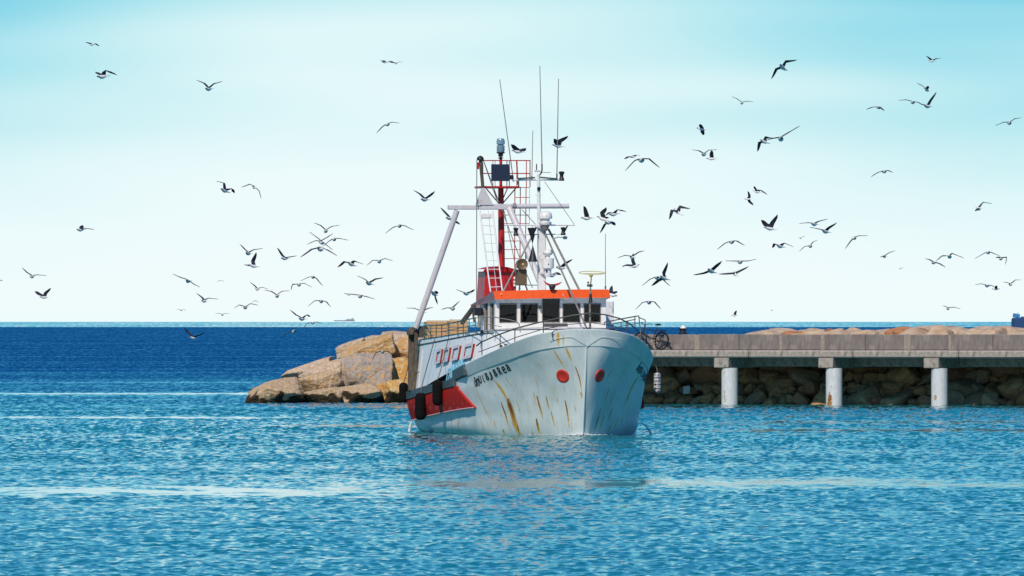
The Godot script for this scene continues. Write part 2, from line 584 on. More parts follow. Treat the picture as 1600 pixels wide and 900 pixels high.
func build_quay():
	M.concrete = worn(Color(0.215, 0.19, 0.18), Color(0.14, 0.123, 0.118), 1.6, 21, 0.9, 0.35, Color(0.28, 0.245, 0.21, 0.7), 0.25, 0.4)
	M.concrete_pale = worn(Color(0.40, 0.36, 0.315), Color(0.27, 0.24, 0.215), 1.3, 22, 0.9, 1.0, Color(0.14, 0.13, 0.12, 0.7), 0.25, 0.4)
	M.concrete_patch = worn(Color(0.33, 0.285, 0.24), Color(0.23, 0.2, 0.175), 0.8, 23, 0.9)
	M.stone = worn(Color(0.60, 0.32, 0.14), Color(0.38, 0.20, 0.09), 1.4, 24, 0.95, 1.0, Color(0.13, 0.11, 0.085, 0.8), 0.2, 1.0)
	M.stone_grey = worn(Color(0.48, 0.31, 0.18), Color(0.29, 0.19, 0.115), 1.2, 25, 0.95, 1.0, Color(0.33, 0.25, 0.15, 0.8), 0.24, 1.0)
	M.stone_red = worn(Color(0.45, 0.19, 0.09), Color(0.30, 0.13, 0.065), 1.0, 26, 0.95, 1.0, Color(0.30, 0.22, 0.14, 0.8), 0.2, 1.0)
	M.stone_pale = worn(Color(0.52, 0.41, 0.30), Color(0.40, 0.29, 0.20), 1.5, 27, 0.95, 1.0, Color(0.42, 0.22, 0.10, 0.8), 0.26, 1.0)

	var pos := Vector3(498.0 * 409.0 / LENS, 0, -409.0)
	var q := thing("quay", pos, "long grey concrete quay on round white columns with parapet wall", "quay")
	q.rotation.y = -deg_to_rad(25.0)
	var pitch := 4.27
	var west := -16.2
	var east := 17.0
	# deck in bays with a bright arris, parapet in panels with made-good joints
	var x := west
	var k := 0
	while x < east:
		boxes(q, "deck_slab", M.concrete_pale, [[Vector3(x + pitch * 0.5, 1.905, -3.2), Vector3(pitch - 0.02, 0.29, 6.4)]], 0.055)
		x += pitch
	x = west
	while x < east:
		var w := 1.72
		boxes(q, "parapet_panel", M.concrete, [[Vector3(x + w * 0.5, 2.35, -1.12 + 0.012 * (k % 3)), Vector3(w - 0.015, 0.6 - 0.012 * ((k * 7) % 3), 0.36)]], 0.025)
		if k % 3 != 1: boxes(q, "joint_patch", M.concrete_patch, [[Vector3(x, 2.33, -0.93 + 0.012 * (k % 2)), Vector3(0.13 + 0.05 * (k % 4), 0.56, 0.05)]], 0.02)
		x += w
		k += 1
	var back_beam := [[Vector3((west + east) * 0.5, 1.60, -2.2), Vector3(east - west, 0.34, 0.4)]]
	boxes(q, "edge_beam", M.concrete_pale, back_beam, 0.02)
	boxes(q, "back_wall", M.concrete, [[Vector3((west + east) * 0.5, 0.8, -6.7), Vector3(east - west, 2.4, 0.4)]], 0.02)
	for j in range(-3, 4):
		var cx := j * pitch
		boxes(q, "cross_beam", M.concrete_pale, [[Vector3(cx - 0.20, 1.575, -2.9), Vector3(0.60, 0.37, 5.85)]], 0.02)
		turned(q, "column", column_paint(j), place(Vector3(cx, 0, -0.32)), [Vector2(0.31, -1.0), Vector2(0.31, 1.388)], 28)
	# rubble bank under the deck
	var bank := thing("rubble_bank", pos, "dark brown rubble stones heaped in the shade under the quay deck", "rubble")
	bank.rotation.y = q.rotation.y
	for s in 9: stone_shapes.append(block_shape(100 + s, 5, 9, 0.05))
	var r := RandomNumberGenerator.new()
	r.seed = 5
	var mats := [M.stone, M.stone_grey, M.stone, M.stone_grey, M.stone_red]
	for layer in 4:
		var sx := -9.0
		while sx < 12.5:
			var big := r.randf() < 0.22
			var size := r.randf_range(0.95, 1.45) if big else r.randf_range(0.38, 0.85)
			var o := put(stone_shapes[r.randi() % 9], "stone", mats[r.randi() % 5], bank)
			o.position = Vector3(sx + size * 0.5, 0.10 + layer * 0.42 + r.randf_range(-0.08, 0.1), -2.45 - layer * 0.72 + r.randf_range(-0.15, 0.15))
			o.basis = Basis.from_euler(Vector3(r.randf_range(-0.5, 0.5), r.randf() * TAU, r.randf_range(-0.5, 0.5))) * Basis.from_scale(Vector3(size * 1.15, size * r.randf_range(0.6, 0.95), size))
			sx += size * r.randf_range(0.72, 0.92)
	boxes(bank, "earth_core", M.stone_grey, [[Vector3(1.5, 0.2, -5.4), Vector3(24, 2.0, 2.8)]], 0.3)
	# breakwater stones that look over the parapet
	var ridge := thing("breakwater_ridge", pos, "low ridge of pale sandy stones behind the parapet of the quay", "breakwater")
	ridge.rotation.y = q.rotation.y
	for j in 96:
		var sx := r.randf_range(-7.5, 16.5)
		var rise := 0.17 + 0.07 * sin(sx * 0.9) + 0.05 * sin(sx * 2.3 + 1.0) + 0.42 * smoothstep(6.0, 9.5, sx)
		if sx < -4.0: rise = 0.07
		var size := r.randf_range(0.8, 2.0)
		var hgt := size * r.randf_range(0.5, 0.7)
		var o := put(stone_shapes[r.randi() % 9], "stone", M.stone_pale if r.randf() < 0.9 else M.stone_red, ridge)
		o.position = Vector3(sx, 2.64 + rise - hgt * 0.46, -9.0 - r.randf() * 3.0)
		o.basis = Basis.from_euler(Vector3(r.randf_range(-0.25, 0.25), r.randf() * TAU, r.randf_range(-0.25, 0.25))) * Basis.from_scale(Vector3(size * 1.3, hgt, size))
	boxes(ridge, "core", M.stone_pale, [[Vector3(4.5, 1.2, -11.5), Vector3(26, 2.5, 5.0)]], 0.4)
	# bollard on the parapet, board among the stones
	var bl := q.transform * Vector3(-6.55, 2.652, -1.1)
	var b := thing("bollard", bl, "small black mooring bollard with a white cap on the parapet", "bollard")
	turned(b, "post", M.black_paint, place(Vector3.ZERO), [Vector2(0.19, 0.0), Vector2(0.19, 0.03), Vector2(0.13, 0.06), Vector2(0.12, 0.15), Vector2(0.17, 0.19), Vector2(0.17, 0.22), Vector2(0.0, 0.23)], 16)
	turned(b, "cap", M.white_paint, place(Vector3(0.02, 0.222, 0)), [Vector2(0.12, 0.0), Vector2(0.10, 0.05), Vector2(0.04, 0.11), Vector2(0.0, 0.12)], 12)
	var cr := thing("foam_box", q.transform * Vector3(-6.75, 0.40, -1.9), "pale grey foam box lid standing among the rubble by the columns", "foam box")
	cr.rotation = Vector3(-0.35, q.rotation.y + 0.1, 0.1)
	boxes(cr, "lid", M.foam, [[Vector3(0, 0.15, 0), Vector3(0.27, 0.30, 0.05)]], 0.012)
	boxes(cr, "rim", M.foam, [[Vector3(0, 0.285, 0.035), Vector3(0.25, 0.02, 0.022)], [Vector3(0, 0.015, 0.035), Vector3(0.25, 0.02, 0.022)]], 0.006)


# white steel jackets; rust has come through on some of them
func column_paint(j: int) -> StandardMaterial3D:
	var key := "column%d" % [clampi(j, -2, 1)]
	if M.has(key): return M[key]
	var img := Image.create(256, 256, false, Image.FORMAT_RGB8)
	var n := noise(0.05, 60 + j, 3)
	var r := RandomNumberGenerator.new()
	r.seed = 90 + j
	var spots := []
	# spots: across (0..1 round the column), height in metres, size in metres
	if j == 0:
		for k in 26: spots.append([0.29 + r.randfn() * 0.030, absf(r.randfn()) * 0.19, r.randf_range(0.02, 0.07)])
		spots.append([0.245, 0.36, 0.03]); spots.append([0.275, 0.47, 0.025]); spots.append([0.235, 0.72, 0.02])
	elif j == -1:
		for k in 9: spots.append([0.285 + r.randfn() * 0.016, r.randf_range(0.12, 0.6), r.randf_range(0.012, 0.028)])
		spots.append([0.295, 1.25, 0.03])
	elif j == 1:
		for k in 5: spots.append([0.295, 0.24 + k * 0.035, 0.016])
		for k in 10: spots.append([0.263 + 0.014 * cos(k * TAU / 10), 0.31 + 0.065 * sin(k * TAU / 10), 0.016])
	for y in 256:
		var hgt := (1.0 - y / 256.0) * 1.5
		for x in 256:
			var u := x / 256.0
			var g := n.get_noise_2d(x, y * 0.3)
			var col := Color(0.64, 0.66, 0.68).lerp(Color(0.54, 0.57, 0.60), clampf(0.5 + g, 0.0, 1.0))
			var rust := 0.0
			for s in spots:
				var dx: float = (u - s[0]) * 1.95
				var dy: float = hgt - s[1]
				if dy < 0.0: dy *= 0.35        # it runs down
				rust = maxf(rust, 1.25 - sqrt(dx * dx + dy * dy) / s[2] + g * 0.7)
			if rust > 0.0:
				col = col.lerp(Color(0.48, 0.25, 0.03), clampf(rust * 1.6, 0.0, 0.95)).lerp(Color(0.16, 0.055, 0.02), clampf(rust * 1.5 - 0.75, 0.0, 0.9))
			img.set_pixel(x, y, col.linear_to_srgb())
	var m := mat(Color.WHITE, 0.55)
	m.albedo_texture = ImageTexture.create_from_image(img)
	m.uv1_scale = Vector3(1.0, -1.0 / 1.5, 1.0)
	m.uv1_offset = Vector3(0.0, 1.0, 0.0)
	M[key] = m
	return m


# the blocks of the jetty head: left, top, right, bottom in the photograph's pixels, tilt, distance, paint, shape, label
func build_rocks():
	M.rock_tan = rock_paint(Color(0.58, 0.44, 0.29), Color(0.43, 0.31, 0.19), Color(0.44, 0.26, 0.11), 31)
	M.rock_orange = rock_paint(Color(0.57, 0.35, 0.15), Color(0.46, 0.26, 0.09), Color(0.56, 0.44, 0.31), 32)
	M.rock_grey = rock_paint(Color(0.42, 0.37, 0.33), Color(0.30, 0.265, 0.24), Color(0.58, 0.33, 0.11), 33)
	M.rock_pale = rock_paint(Color(0.60, 0.49, 0.38), Color(0.47, 0.37, 0.28), Color(0.50, 0.32, 0.17), 34)
	M.rock_rust = rock_paint(Color(0.66, 0.37, 0.10), Color(0.50, 0.26, 0.06), Color(0.60, 0.46, 0.28), 35)
	var list := [
		[384, 594, 476, 640, 0.16, 421.0, "tan", 1, "low tan wedge of rock running down into the water at the jetty tip"],
		[442, 566, 524, 591, 0.42, 425.5, "pale", 2, "long pale slab leaning on the left shoulder of the jetty head"],
		[470, 568, 546, 598, 0.40, 424.0, "pale", 3, "second pale leaning slab lying against the big grey block"],
		[466, 582, 536, 625, 0.30, 422.5, "tan", 4, "tan block with a smooth slanted face left of the big grey block"],
		[528, 553, 614, 622, 0.10, 423.5, "grey", 5, "big grey block with an orange stained face in the jetty head"],
		[532, 532, 618, 567, 0.32, 426.5, "orange", 6, "long orange slab lying above the big grey block"],
		[522, 532, 574, 556, 0.52, 428.5, "pale", 7, "narrow pale slab edge behind the long orange slab"],
		[562, 524, 606, 540, 0.12, 429.5, "pale", 8, "small pale rock on the skyline of the jetty head"],
		[590, 517, 660, 545, 0.06, 430.0, "pale", 9, "flat pale rock at the very top of the jetty head"],
		[607, 527, 662, 566, 0.2, 427.5, "orange", 10, "rounded orange pale block under the flat top rock"],
		[592, 559, 660, 600, 0.15, 424.5, "rust", 11, "orange block behind the brown stern post of the trawler"],
		[585, 594, 660, 640, 0.05, 422.0, "rust", 12, "bright orange block with a black wet foot at the waterline"],
		[528, 599, 598, 632, 0.22, 421.5, "tan", 13, "low olive brown rock in front of the big grey block"],
		[466, 606, 534, 638, 0.02, 421.2, "tan", 14, "dark wet rock at the foot of the slanted tan block"],
		[512, 618, 530, 633, 0.1, 420.6, "tan", 15, "small loose stone wedged at the waterline of the jetty head"],
		[640, 525, 720, 575, 0.1, 427.0, "pale", 16, "pale block half hidden behind the trawler's stern"],
		[640, 570, 730, 640, 0.0, 424.0, "orange", 17, "orange block mostly hidden behind the trawler's white side"],
		[560, 560, 680, 645, 0.0, 426.5, "tan", 18, "tan core stone showing in the gaps of the jetty head"],
		[480, 590, 600, 645, 0.1, 425.0, "tan", 19, "tan core stone showing low between the leaning slabs"]]
	for e in list:
		var d: float = e[5]
		var c := at((e[0] + e[2]) * 0.5, (e[1] + e[3]) * 0.5, d)
		var w: float = (e[2] - e[0]) * d / LENS
		var h: float = (e[3] - e[1]) * d / LENS
		var o := put(block_shape(200 + e[7], 9, 39, 0.045), "boulder", M["rock_" + e[6]])
		o.position = c
		o.basis = Basis(Vector3.BACK, e[4]) * Basis.from_scale(Vector3(w * 1.07, h * 1.06, maxf(w, h) * 0.9))
		# bake the size into the mesh so that the grain keeps its scale
		bake(o, h, c.y)
		tag(o, e[8], "boulder", "boulders of the jetty head")


func rock_paint(a: Color, b: Color, c: Color, s: int) -> StandardMaterial3D:
	var m := worn(a, b.lerp(Color(0.1, 0.07, 0.05), 0.25), 0.9, s, 0.95, 1.0, Color(c.r, c.g, c.b, 0.9), 0.12, 4.0)
	m.vertex_color_use_as_albedo = true
	return m


# freezes an object's turn and size into its mesh; the foot that the swell keeps wet carries black weed with a ragged edge
func bake(o: MeshInstance3D, _h: float, y0: float):
	var arr := o.mesh.surface_get_arrays(0)
	var n := noise(1.3, 77, 3)
	var vs: PackedVector3Array = arr[Mesh.ARRAY_VERTEX]
	var nn: PackedVector3Array = arr[Mesh.ARRAY_NORMAL]
	var cs := PackedColorArray()
	var inv := o.basis.inverse().transposed()
	for k in vs.size():
		vs[k] = o.basis * vs[k]
		nn[k] = (inv * nn[k]).normalized()
		var q := vs[k] + o.position
		var weed := smoothstep(0.05, -0.05, q.y - 0.27 - n.get_noise_3dv(q) * 0.45)
		cs.append(Color(1, 1, 1).lerp(Color(0.055, 0.052, 0.035), weed))
	arr[Mesh.ARRAY_VERTEX] = vs
	arr[Mesh.ARRAY_NORMAL] = nn
	arr[Mesh.ARRAY_COLOR] = cs
	var am := ArrayMesh.new()
	am.add_surface_from_arrays(Mesh.PRIMITIVE_TRIANGLES, arr)
	o.mesh = am
	o.basis = Basis.IDENTITY


func build_ships():
	# a coaster far out, and the blue ship beyond the breakwater
	M.ship_haze_grey = mat(lin(0.34, 0.44, 0.52), 0.7)  # distance haze is mixed into this pale blue grey
	M.ship_navy = mat(lin(0.008, 0.055, 0.16), 0.6)
	M.ship_blue = mat(lin(0.02, 0.20, 0.46), 0.6)
	var d := 21000.0
	var p := at(538, 503, d)
	var s := thing("cargo_ship", Vector3(p.x, 0, p.z), "faint haze grey cargo ship far out on the horizon", "ship")
	var u := d / LENS
	boxes(s, "hull", M.ship_haze_grey, [[Vector3(0, 2.6 * u, 0), Vector3(33 * u, 1.7 * u, 8)], [Vector3(9 * u, 3.6 * u, 0), Vector3(14 * u, 0.8 * u, 8)]], 1.0)
	boxes(s, "deckhouse", M.ship_haze_grey, [[Vector3(9 * u, 4.6 * u, 0), Vector3(12 * u, 1.4 * u, 6)], [Vector3(13 * u, 5.8 * u, 0), Vector3(4 * u, 1.2 * u, 5)]], 0.5)
	boxes(s, "funnel", M.ship_haze_grey, [[Vector3(14 * u, 6.6 * u, 0), Vector3(1.6 * u, 0.9 * u, 3)]], 0.3)
	d = 1400.0
	p = at(1581, 503, d)
	u = d / LENS
	s = thing("workboat", Vector3(p.x, 0, p.z), "navy blue workboat with a blue wheelhouse beyond the breakwater", "boat")
	var g := Geo.new()
	var keel := [Vector3(0, 0, 0), Vector3(0, EYE + 5.0 * u, 0)]
	g.box(place(Vector3(24 * u, (EYE + 4.8 * u) * 0.5 - 0.2, 0)), Vector3(48 * u, EYE + 4.8 * u + 0.4, 3.2), 0.2)
	put(g.mesh(), "hull", M.ship_navy, s)
	boxes(s, "bulwark", M.ship_blue, [[Vector3(31 * u, EYE + 5.2 * u, 0), Vector3(34 * u, 2.8 * u, 3.0)]], 0.1)
	g = Geo.new()
	var yb := EYE + 4.8 * u
	g.bar(Vector3(6.5 * u, yb, 0), Vector3(7.6 * u, yb + 6.0 * u, 0), 0.9, 4.2 * u, Vector3.BACK, 0.05)
	put(g.mesh(), "funnel", M.ship_blue, s)
	rod(s, "mast", M.ship_navy, [Vector3(8.5 * u, yb, 0), Vector3(9.6 * u, yb + 7.6 * u, 0)], 0.05, 6)
	boxes(s, "wheelhouse", M.ship_blue, [[Vector3(40 * u, yb + 5 * u, 0), Vector3(16 * u, 8 * u, 2.4)]], 0.1)

# ---------------------------------------------------------------- trawler
# Boat axes: z ahead, x to port, y up from the waterline; the stem meets the water at the origin.

const YAW := 12.0
const STEM_PX := 910.0
const STEM_D := 300.0

var boat: Node3D
# lines of the hull, bow to stern: keel, waterline, two strakes, knuckle, and the rim of the bow bulwark
const KZ := [0.50, 0.42, -0.10, -1.00, -2.40, -3.60, -5.50, -8.50, -11.80]
const KX := [0.0, 0.60, 1.28, 1.87, 2.37, 2.50, 2.54, 2.52, 2.42]
const KY := [2.48, 2.47, 2.35, 2.09, 1.79, 1.62, 1.44, 1.24, 1.12]
const BZ := [0.38, 0.24, -0.33, -1.20, -2.50, -3.65, -5.50, -8.50, -11.80]
const BX := [0.0, 0.37, 0.96, 1.59, 2.26, 2.47, 2.56, 2.54, 2.43]
const AZ := [0.18, -0.02, -0.62, -1.48, -2.66, -3.74, -5.50, -8.50, -11.75]
const AX := [0.0, 0.29, 0.82, 1.46, 2.15, 2.38, 2.47, 2.44, 2.32]
const WZ := [0.0, -0.20, -0.85, -1.70, -2.80, -3.80, -5.50, -8.50, -11.60]
const WX := [0.0, 0.25, 0.72, 1.33, 2.02, 2.22, 2.32, 2.28, 2.15]
const RZ := [0.54, 0.47, 0.08, -0.75, -2.15, -3.35]
const RX := [0.0, 0.64, 1.37, 2.00, 2.48, 2.58]
const RY := [2.91, 2.89, 2.75, 2.46, 2.11, 1.94]


func along(list: Array, u: float) -> float:
	var k := clampi(int(u), 0, list.size() - 2)
	var f := u - k
	var a: float = list[maxi(k - 1, 0)]
	var b: float = list[k]
	var c: float = list[k + 1]
	var d: float = list[mini(k + 2, list.size() - 1)]
	return 0.5 * (2.0 * b + (c - a) * f + (2.0 * a - 5.0 * b + 4.0 * c - d) * f * f + (3.0 * b - a - 3.0 * c + d) * f * f * f)


# point of the starboard plating: u 0 (stem) to 8 (stern), v 0 (keel) to 4 (knuckle)
func plating(u: float, v: float) -> Vector3:
	var ky := along(KY, u)
	var levels := [Vector3(-along(WX, u) * 0.55, -0.8, along(WZ, u) - 0.15), Vector3(-along(WX, u), 0.0, along(WZ, u)), Vector3(-along(AX, u), ky * 0.34, along(AZ, u)),
		Vector3(-along(BX, u), ky * 0.70, along(BZ, u)), Vector3(-along(KX, u), ky, along(KZ, u))]
	var k := clampi(int(v), 0, 3)
	var f := v - k
	var a: Vector3 = levels[maxi(k - 1, 0)] if k > 0 else levels[0] * 2.0 - levels[1]
	var d: Vector3 = levels[k + 2] if k < 3 else levels[4] * 2.0 - levels[3]
	var q: Vector3 = levels[k].cubic_interpolate(levels[k + 1], a, d, f)
	if u < 0.001: q.x = 0.0
	return q


# the same by distance aft and height; good for the straight run of the side (z under -3)
func side_at(z: float, y: float, off := 0.0) -> Vector3:
	var u := 4.0
	for k in range(4, 8):
		if z <= KZ[k]: u = k + clampf((z - KZ[k]) / (KZ[k + 1] - KZ[k]), 0.0, 1.0)
	var ky := along(KY, u)
	var t := y / ky
	var v := 1.0 + (t / 0.34 if t < 0.34 else (1.0 + (t - 0.34) / 0.36 if t < 0.70 else 2.0 + (t - 0.70) / 0.30))
	var q := plating(u, clampf(v, 0.0, 4.0))
	return Vector3(q.x - off, y, z)


# what the photograph shows at (px, py) on the plane z of the boat, or on the plane x
func bz(px: float, py: float, z: float) -> Vector3:
	return hit(px, py, 2, z)


func bx(px: float, py: float, x: float) -> Vector3:
	return hit(px, py, 0, x)


func hit(px: float, py: float, axis: int, val: float) -> Vector3:
	var inv := boat.transform.affine_inverse()
	var a := inv * at(px, py, 280.0)
	var b := inv * at(px, py, 330.0)
	return a.lerp(b, (val - a[axis]) / (b[axis] - a[axis]))


func mirror(q: Vector3) -> Vector3:
	return Vector3(-q.x, q.y, q.z)


# hull paint: u of the texture runs 0..0.5 stem to stern on the starboard side, 0.5..1 on the port side; v runs down from the rim
func hull_paint() -> StandardMaterial3D:
	var w := 2048
	var h := 1024
	var n := noise(0.006, 71, 4)
	var n2 := noise(0.045, 72, 3)
	var img := Image.create(512, 256, false, Image.FORMAT_RGB8)
	for y in 256:
		for x in 512:
			var g := n.get_noise_2d(x * 4.0, y * 2.2)
			var s := n2.get_noise_2d(x * 4.0, y * 0.5)
			var c := Color(0.61, 0.665, 0.67).lerp(Color(0.465, 0.54, 0.555), clampf(0.45 + g * 0.9 + s * 0.35, 0.0, 1.0))
			img.set_pixel(x, y, c.linear_to_srgb())
	img.resize(w, h, Image.INTERPOLATE_CUBIC)
	# rust that weeps from the butts and fittings: from u, v to u, v; width in pixels; strength; 1 where the head is dark
	for s in STREAKS: weep(img, s)
	var r := RandomNumberGenerator.new()
	r.seed = 8
	for k in 90:
		var u0 := r.randf_range(0.012, 0.40) + (0.5 if k % 3 == 0 else 0.0)
		var v0 := r.randf_range(0.30, 0.74)
		var run := r.randf_range(0.03, 0.13)
		weep(img, [u0, v0, u0 - run * 0.06, v0 + run, r.randf_range(0.7, 1.5), r.randf_range(0.25, 0.8), int(r.randf() < 0.5)])
	var m := mat(Color.WHITE, 0.42)
	m.albedo_texture = ImageTexture.create_from_image(img)
	return m


func weep(img: Image, s: Array):
	var w := img.get_width()
	var h := img.get_height()
	var a := Vector2(s[0] * w, s[1] * h)
	var b := Vector2(s[2] * w, s[3] * h)
	var n := noise(0.12, int(a.x + a.y * 3.0), 2)
	var lenp := a.distance_to(b)
	var dir := (b - a) / lenp
	var half: float = s[4] * 0.72
	var box := Rect2(a, Vector2.ZERO).expand(b).grow(half * 2.0 + 3.0)
	for y in range(maxi(0, int(box.position.y)), mini(h, int(box.end.y))):
		for x in range(maxi(0, int(box.position.x)), mini(w, int(box.end.x))):
			var q := Vector2(x, y) - a
			var t := q.dot(dir) / lenp
			if t < -0.03 or t > 1.05: continue
			var off := absf(q.dot(Vector2(-dir.y, dir.x)))
			var ragged := n.get_noise_2d(t * 40.0, off * 3.0)
			var wide := half * (0.55 + 0.75 * minf(t * 3.0, 1.0) * (1.0 - 0.45 * t) + ragged * 0.5)
			var k: float = clampf(1.3 - off / maxf(wide, 0.6), 0.0, 1.0) * clampf((1.05 - t) * 2.4 + ragged * 0.6, 0.0, 1.0) * clampf((t + 0.03) * 30.0, 0.0, 1.0) * s[5]
			if k <= 0.0: continue
			var c := img.get_pixel(x, y).srgb_to_linear()
			c = c.lerp(Color(0.56, 0.30, 0.02), clampf(k * 1.9, 0.0, 0.94))
			if s[6] > 0: c = c.lerp(Color(0.12, 0.035, 0.012), clampf((k * 1.8 - 0.4) * (1.05 - t * 1.3), 0.0, 0.95))
			img.set_pixel(x, y, c.linear_to_srgb())


func hull_uv(u: float, v: float, port: bool) -> Vector2:
	return Vector2(u / 8.0 * 0.49 + (0.505 if port else 0.005), 1.0 - v / 5.0)


func build_hull():
	M.hull = hull_paint()
	var inside := Vector3(0, 0.9, -5.0)
	var buckle := noise(0.55, 73, 2)
	var g := Geo.new()
	g.mapped = true
	for port in [false, true]:
		var grid := []
		var uvs := []
		for i in 97:
			var u := 8.0 * pow(i / 96.0, 1.35)
			var line := []
			var ul := []
			for j in 25:
				var v := 4.0 * j / 24.0
				var q := plating(u, v)
				# plates drawn in a little between the frames
				if u > 0.2 and v < 3.9: q.x += buckle.get_noise_3d(u * 3.0, v * 2.0, 40.0 if port else 0.0) * 0.014
				line.append(mirror(q) if port else q)
				ul.append(hull_uv(u, v, port))
			grid.append(line)
			uvs.append(ul)
		g.sheet(grid, inside, uvs)
	# transom
	var rim := []
	for j in 13: rim.append(plating(8.0, 4.0 * j / 12.0))
	for j in 13: rim.append(mirror(plating(8.0, 4.0 * (12 - j) / 12.0)))
	g.face(rim, Vector3.FORWARD)
	put(g.mesh(), "hull", M.hull, boat)
	rod(boat, "stem_bar", M.hull, [plating(0, 0.9) + Vector3(0, 0, 0.01), plating(0, 2) + Vector3(0, 0, 0.015), plating(0, 3) + Vector3(0, 0, 0.015), plating(0, 4) + Vector3(0, 0, 0.0)], 0.025, 8)
	# bow bulwark: outside, cap and inside
	var b := Geo.new()
	b.mapped = true
	for port in [false, true]:
		var out := []
		var uo := []
		var inn := []
		var cap := []
		for i in 41:
			var u := 5.0 * i / 40.0
			var lo := plating(u, 4.0)
			var hi := Vector3(-along(RX, u), along(RY, u), along(RZ, u))
			if i == 0: hi.x = 0.0
			if i == 40: lo = plating(4.93, 4.0)
			var back := Vector3(0.07 if i > 0 else 0.0, 0, -0.07 if i < 20 else 0.0)
			var l := [lo + Vector3(-0.012 if i > 0 else 0.0, -0.02, 0.012), lo.lerp(hi, 0.5) + Vector3(-0.012, 0, 0.008), hi]
			var c := [hi, hi + Vector3(0, 0.02, 0) + back * 0.2, hi + Vector3(0, 0.02, 0) + back * 0.8, hi + back]
			var n := [hi + back, lo + back + Vector3(0, 0.05, 0)]
			if i == 0:
				for list in [l, c, n]:
					for k in list.size(): list[k].x = 0.0
			if port:
				for list in [l, c, n]:
					for k in list.size(): list[k] = mirror(list[k])
			out.append(l); inn.append(n); cap.append(c)
			uo.append([hull_uv(u, 4.02, port), hull_uv(u, 4.45, port), hull_uv(u, 4.95, port)])
		b.sheet(out, inside, uo)
		b.sheet(cap, Vector3(0, -5, -3))
		b.sheet(inn, Vector3(-9.0 if not port else 9.0, 2, 3))
		b.facet([out[40][0], out[40][2], inn[40][0], inn[40][1]], inside + Vector3(0, 0, 4))
	put(b.mesh(), "bow_bulwark", M.hull, boat)
	# weld seams of the breast plate
	for port in [false, true]:
		var a := bz(917, 539, 0.55)
		var s1 := bz(894, 526, 0.53)
		var s2 := bz(851, 531.5, 0.25)
		var pts := [Vector3(0.0, a.y, 0.56), Vector3(-absf(s1.x), s1.y, 0.545), Vector3(-1.02, s2.y + 0.04, 0.36)]
		if port: pts = [mirror(pts[0]), mirror(pts[1]), mirror(pts[2])]
		rod(boat, "weld_seam", M.hull, pts, 0.007, 6)
	# foredeck and main deck
	var dk := Geo.new()
	var grid := []
	for i in 41:
		var u := 8.0 * i / 40.0
		var q := plating(u, 4.0)
		grid.append([q + Vector3(0.05, -0.06, -0.03), Vector3(0, q.y - 0.03, q.z - 0.03), mirror(q) + Vector3(-0.05, -0.06, -0.03)])
	dk.sheet(grid, Vector3(0, -6, -5))
	put(dk.mesh(), "deck", M.rub_grey, boat)
	for port in [false, true]: build_belting(port)
	# red hawse rings either side of the stem, found on the plating
	for e in HAWSES:
		var q := plating(e[0], e[1])
		var du := plating(e[0] + 0.05, e[1]) - plating(e[0] - 0.05, e[1])
		var dv := plating(e[0], e[1] + 0.05) - plating(e[0], e[1] - 0.05)
		var nor := du.cross(dv).normalized()
		if nor.x > 0.0: nor = -nor
		if e[2]:
			q = mirror(q)
			nor = mirror(nor)
		var ax := nor.cross(Vector3.UP).normalized()
		# the mouth of the pipe leans outwards, so the ring looks like a slanted egg
		var t := Transform3D(Basis(ax * 1.0, nor, ax.cross(nor) * 1.0), q + nor * 0.004)
		var ring := turned(boat, "hawse_ring", M.hawse_red, t, [Vector2(0.195, -0.03), Vector2(0.195, 0.004), Vector2(0.185, 0.014), Vector2(0.125, 0.018), Vector2(0.115, 0.014)], 28)
		turned(ring, "hawse_mouth", M.hawse_dark, t, [Vector2(0.118, 0.0145), Vector2(0.10, 0.006), Vector2(0.0, 0.005)], 24)


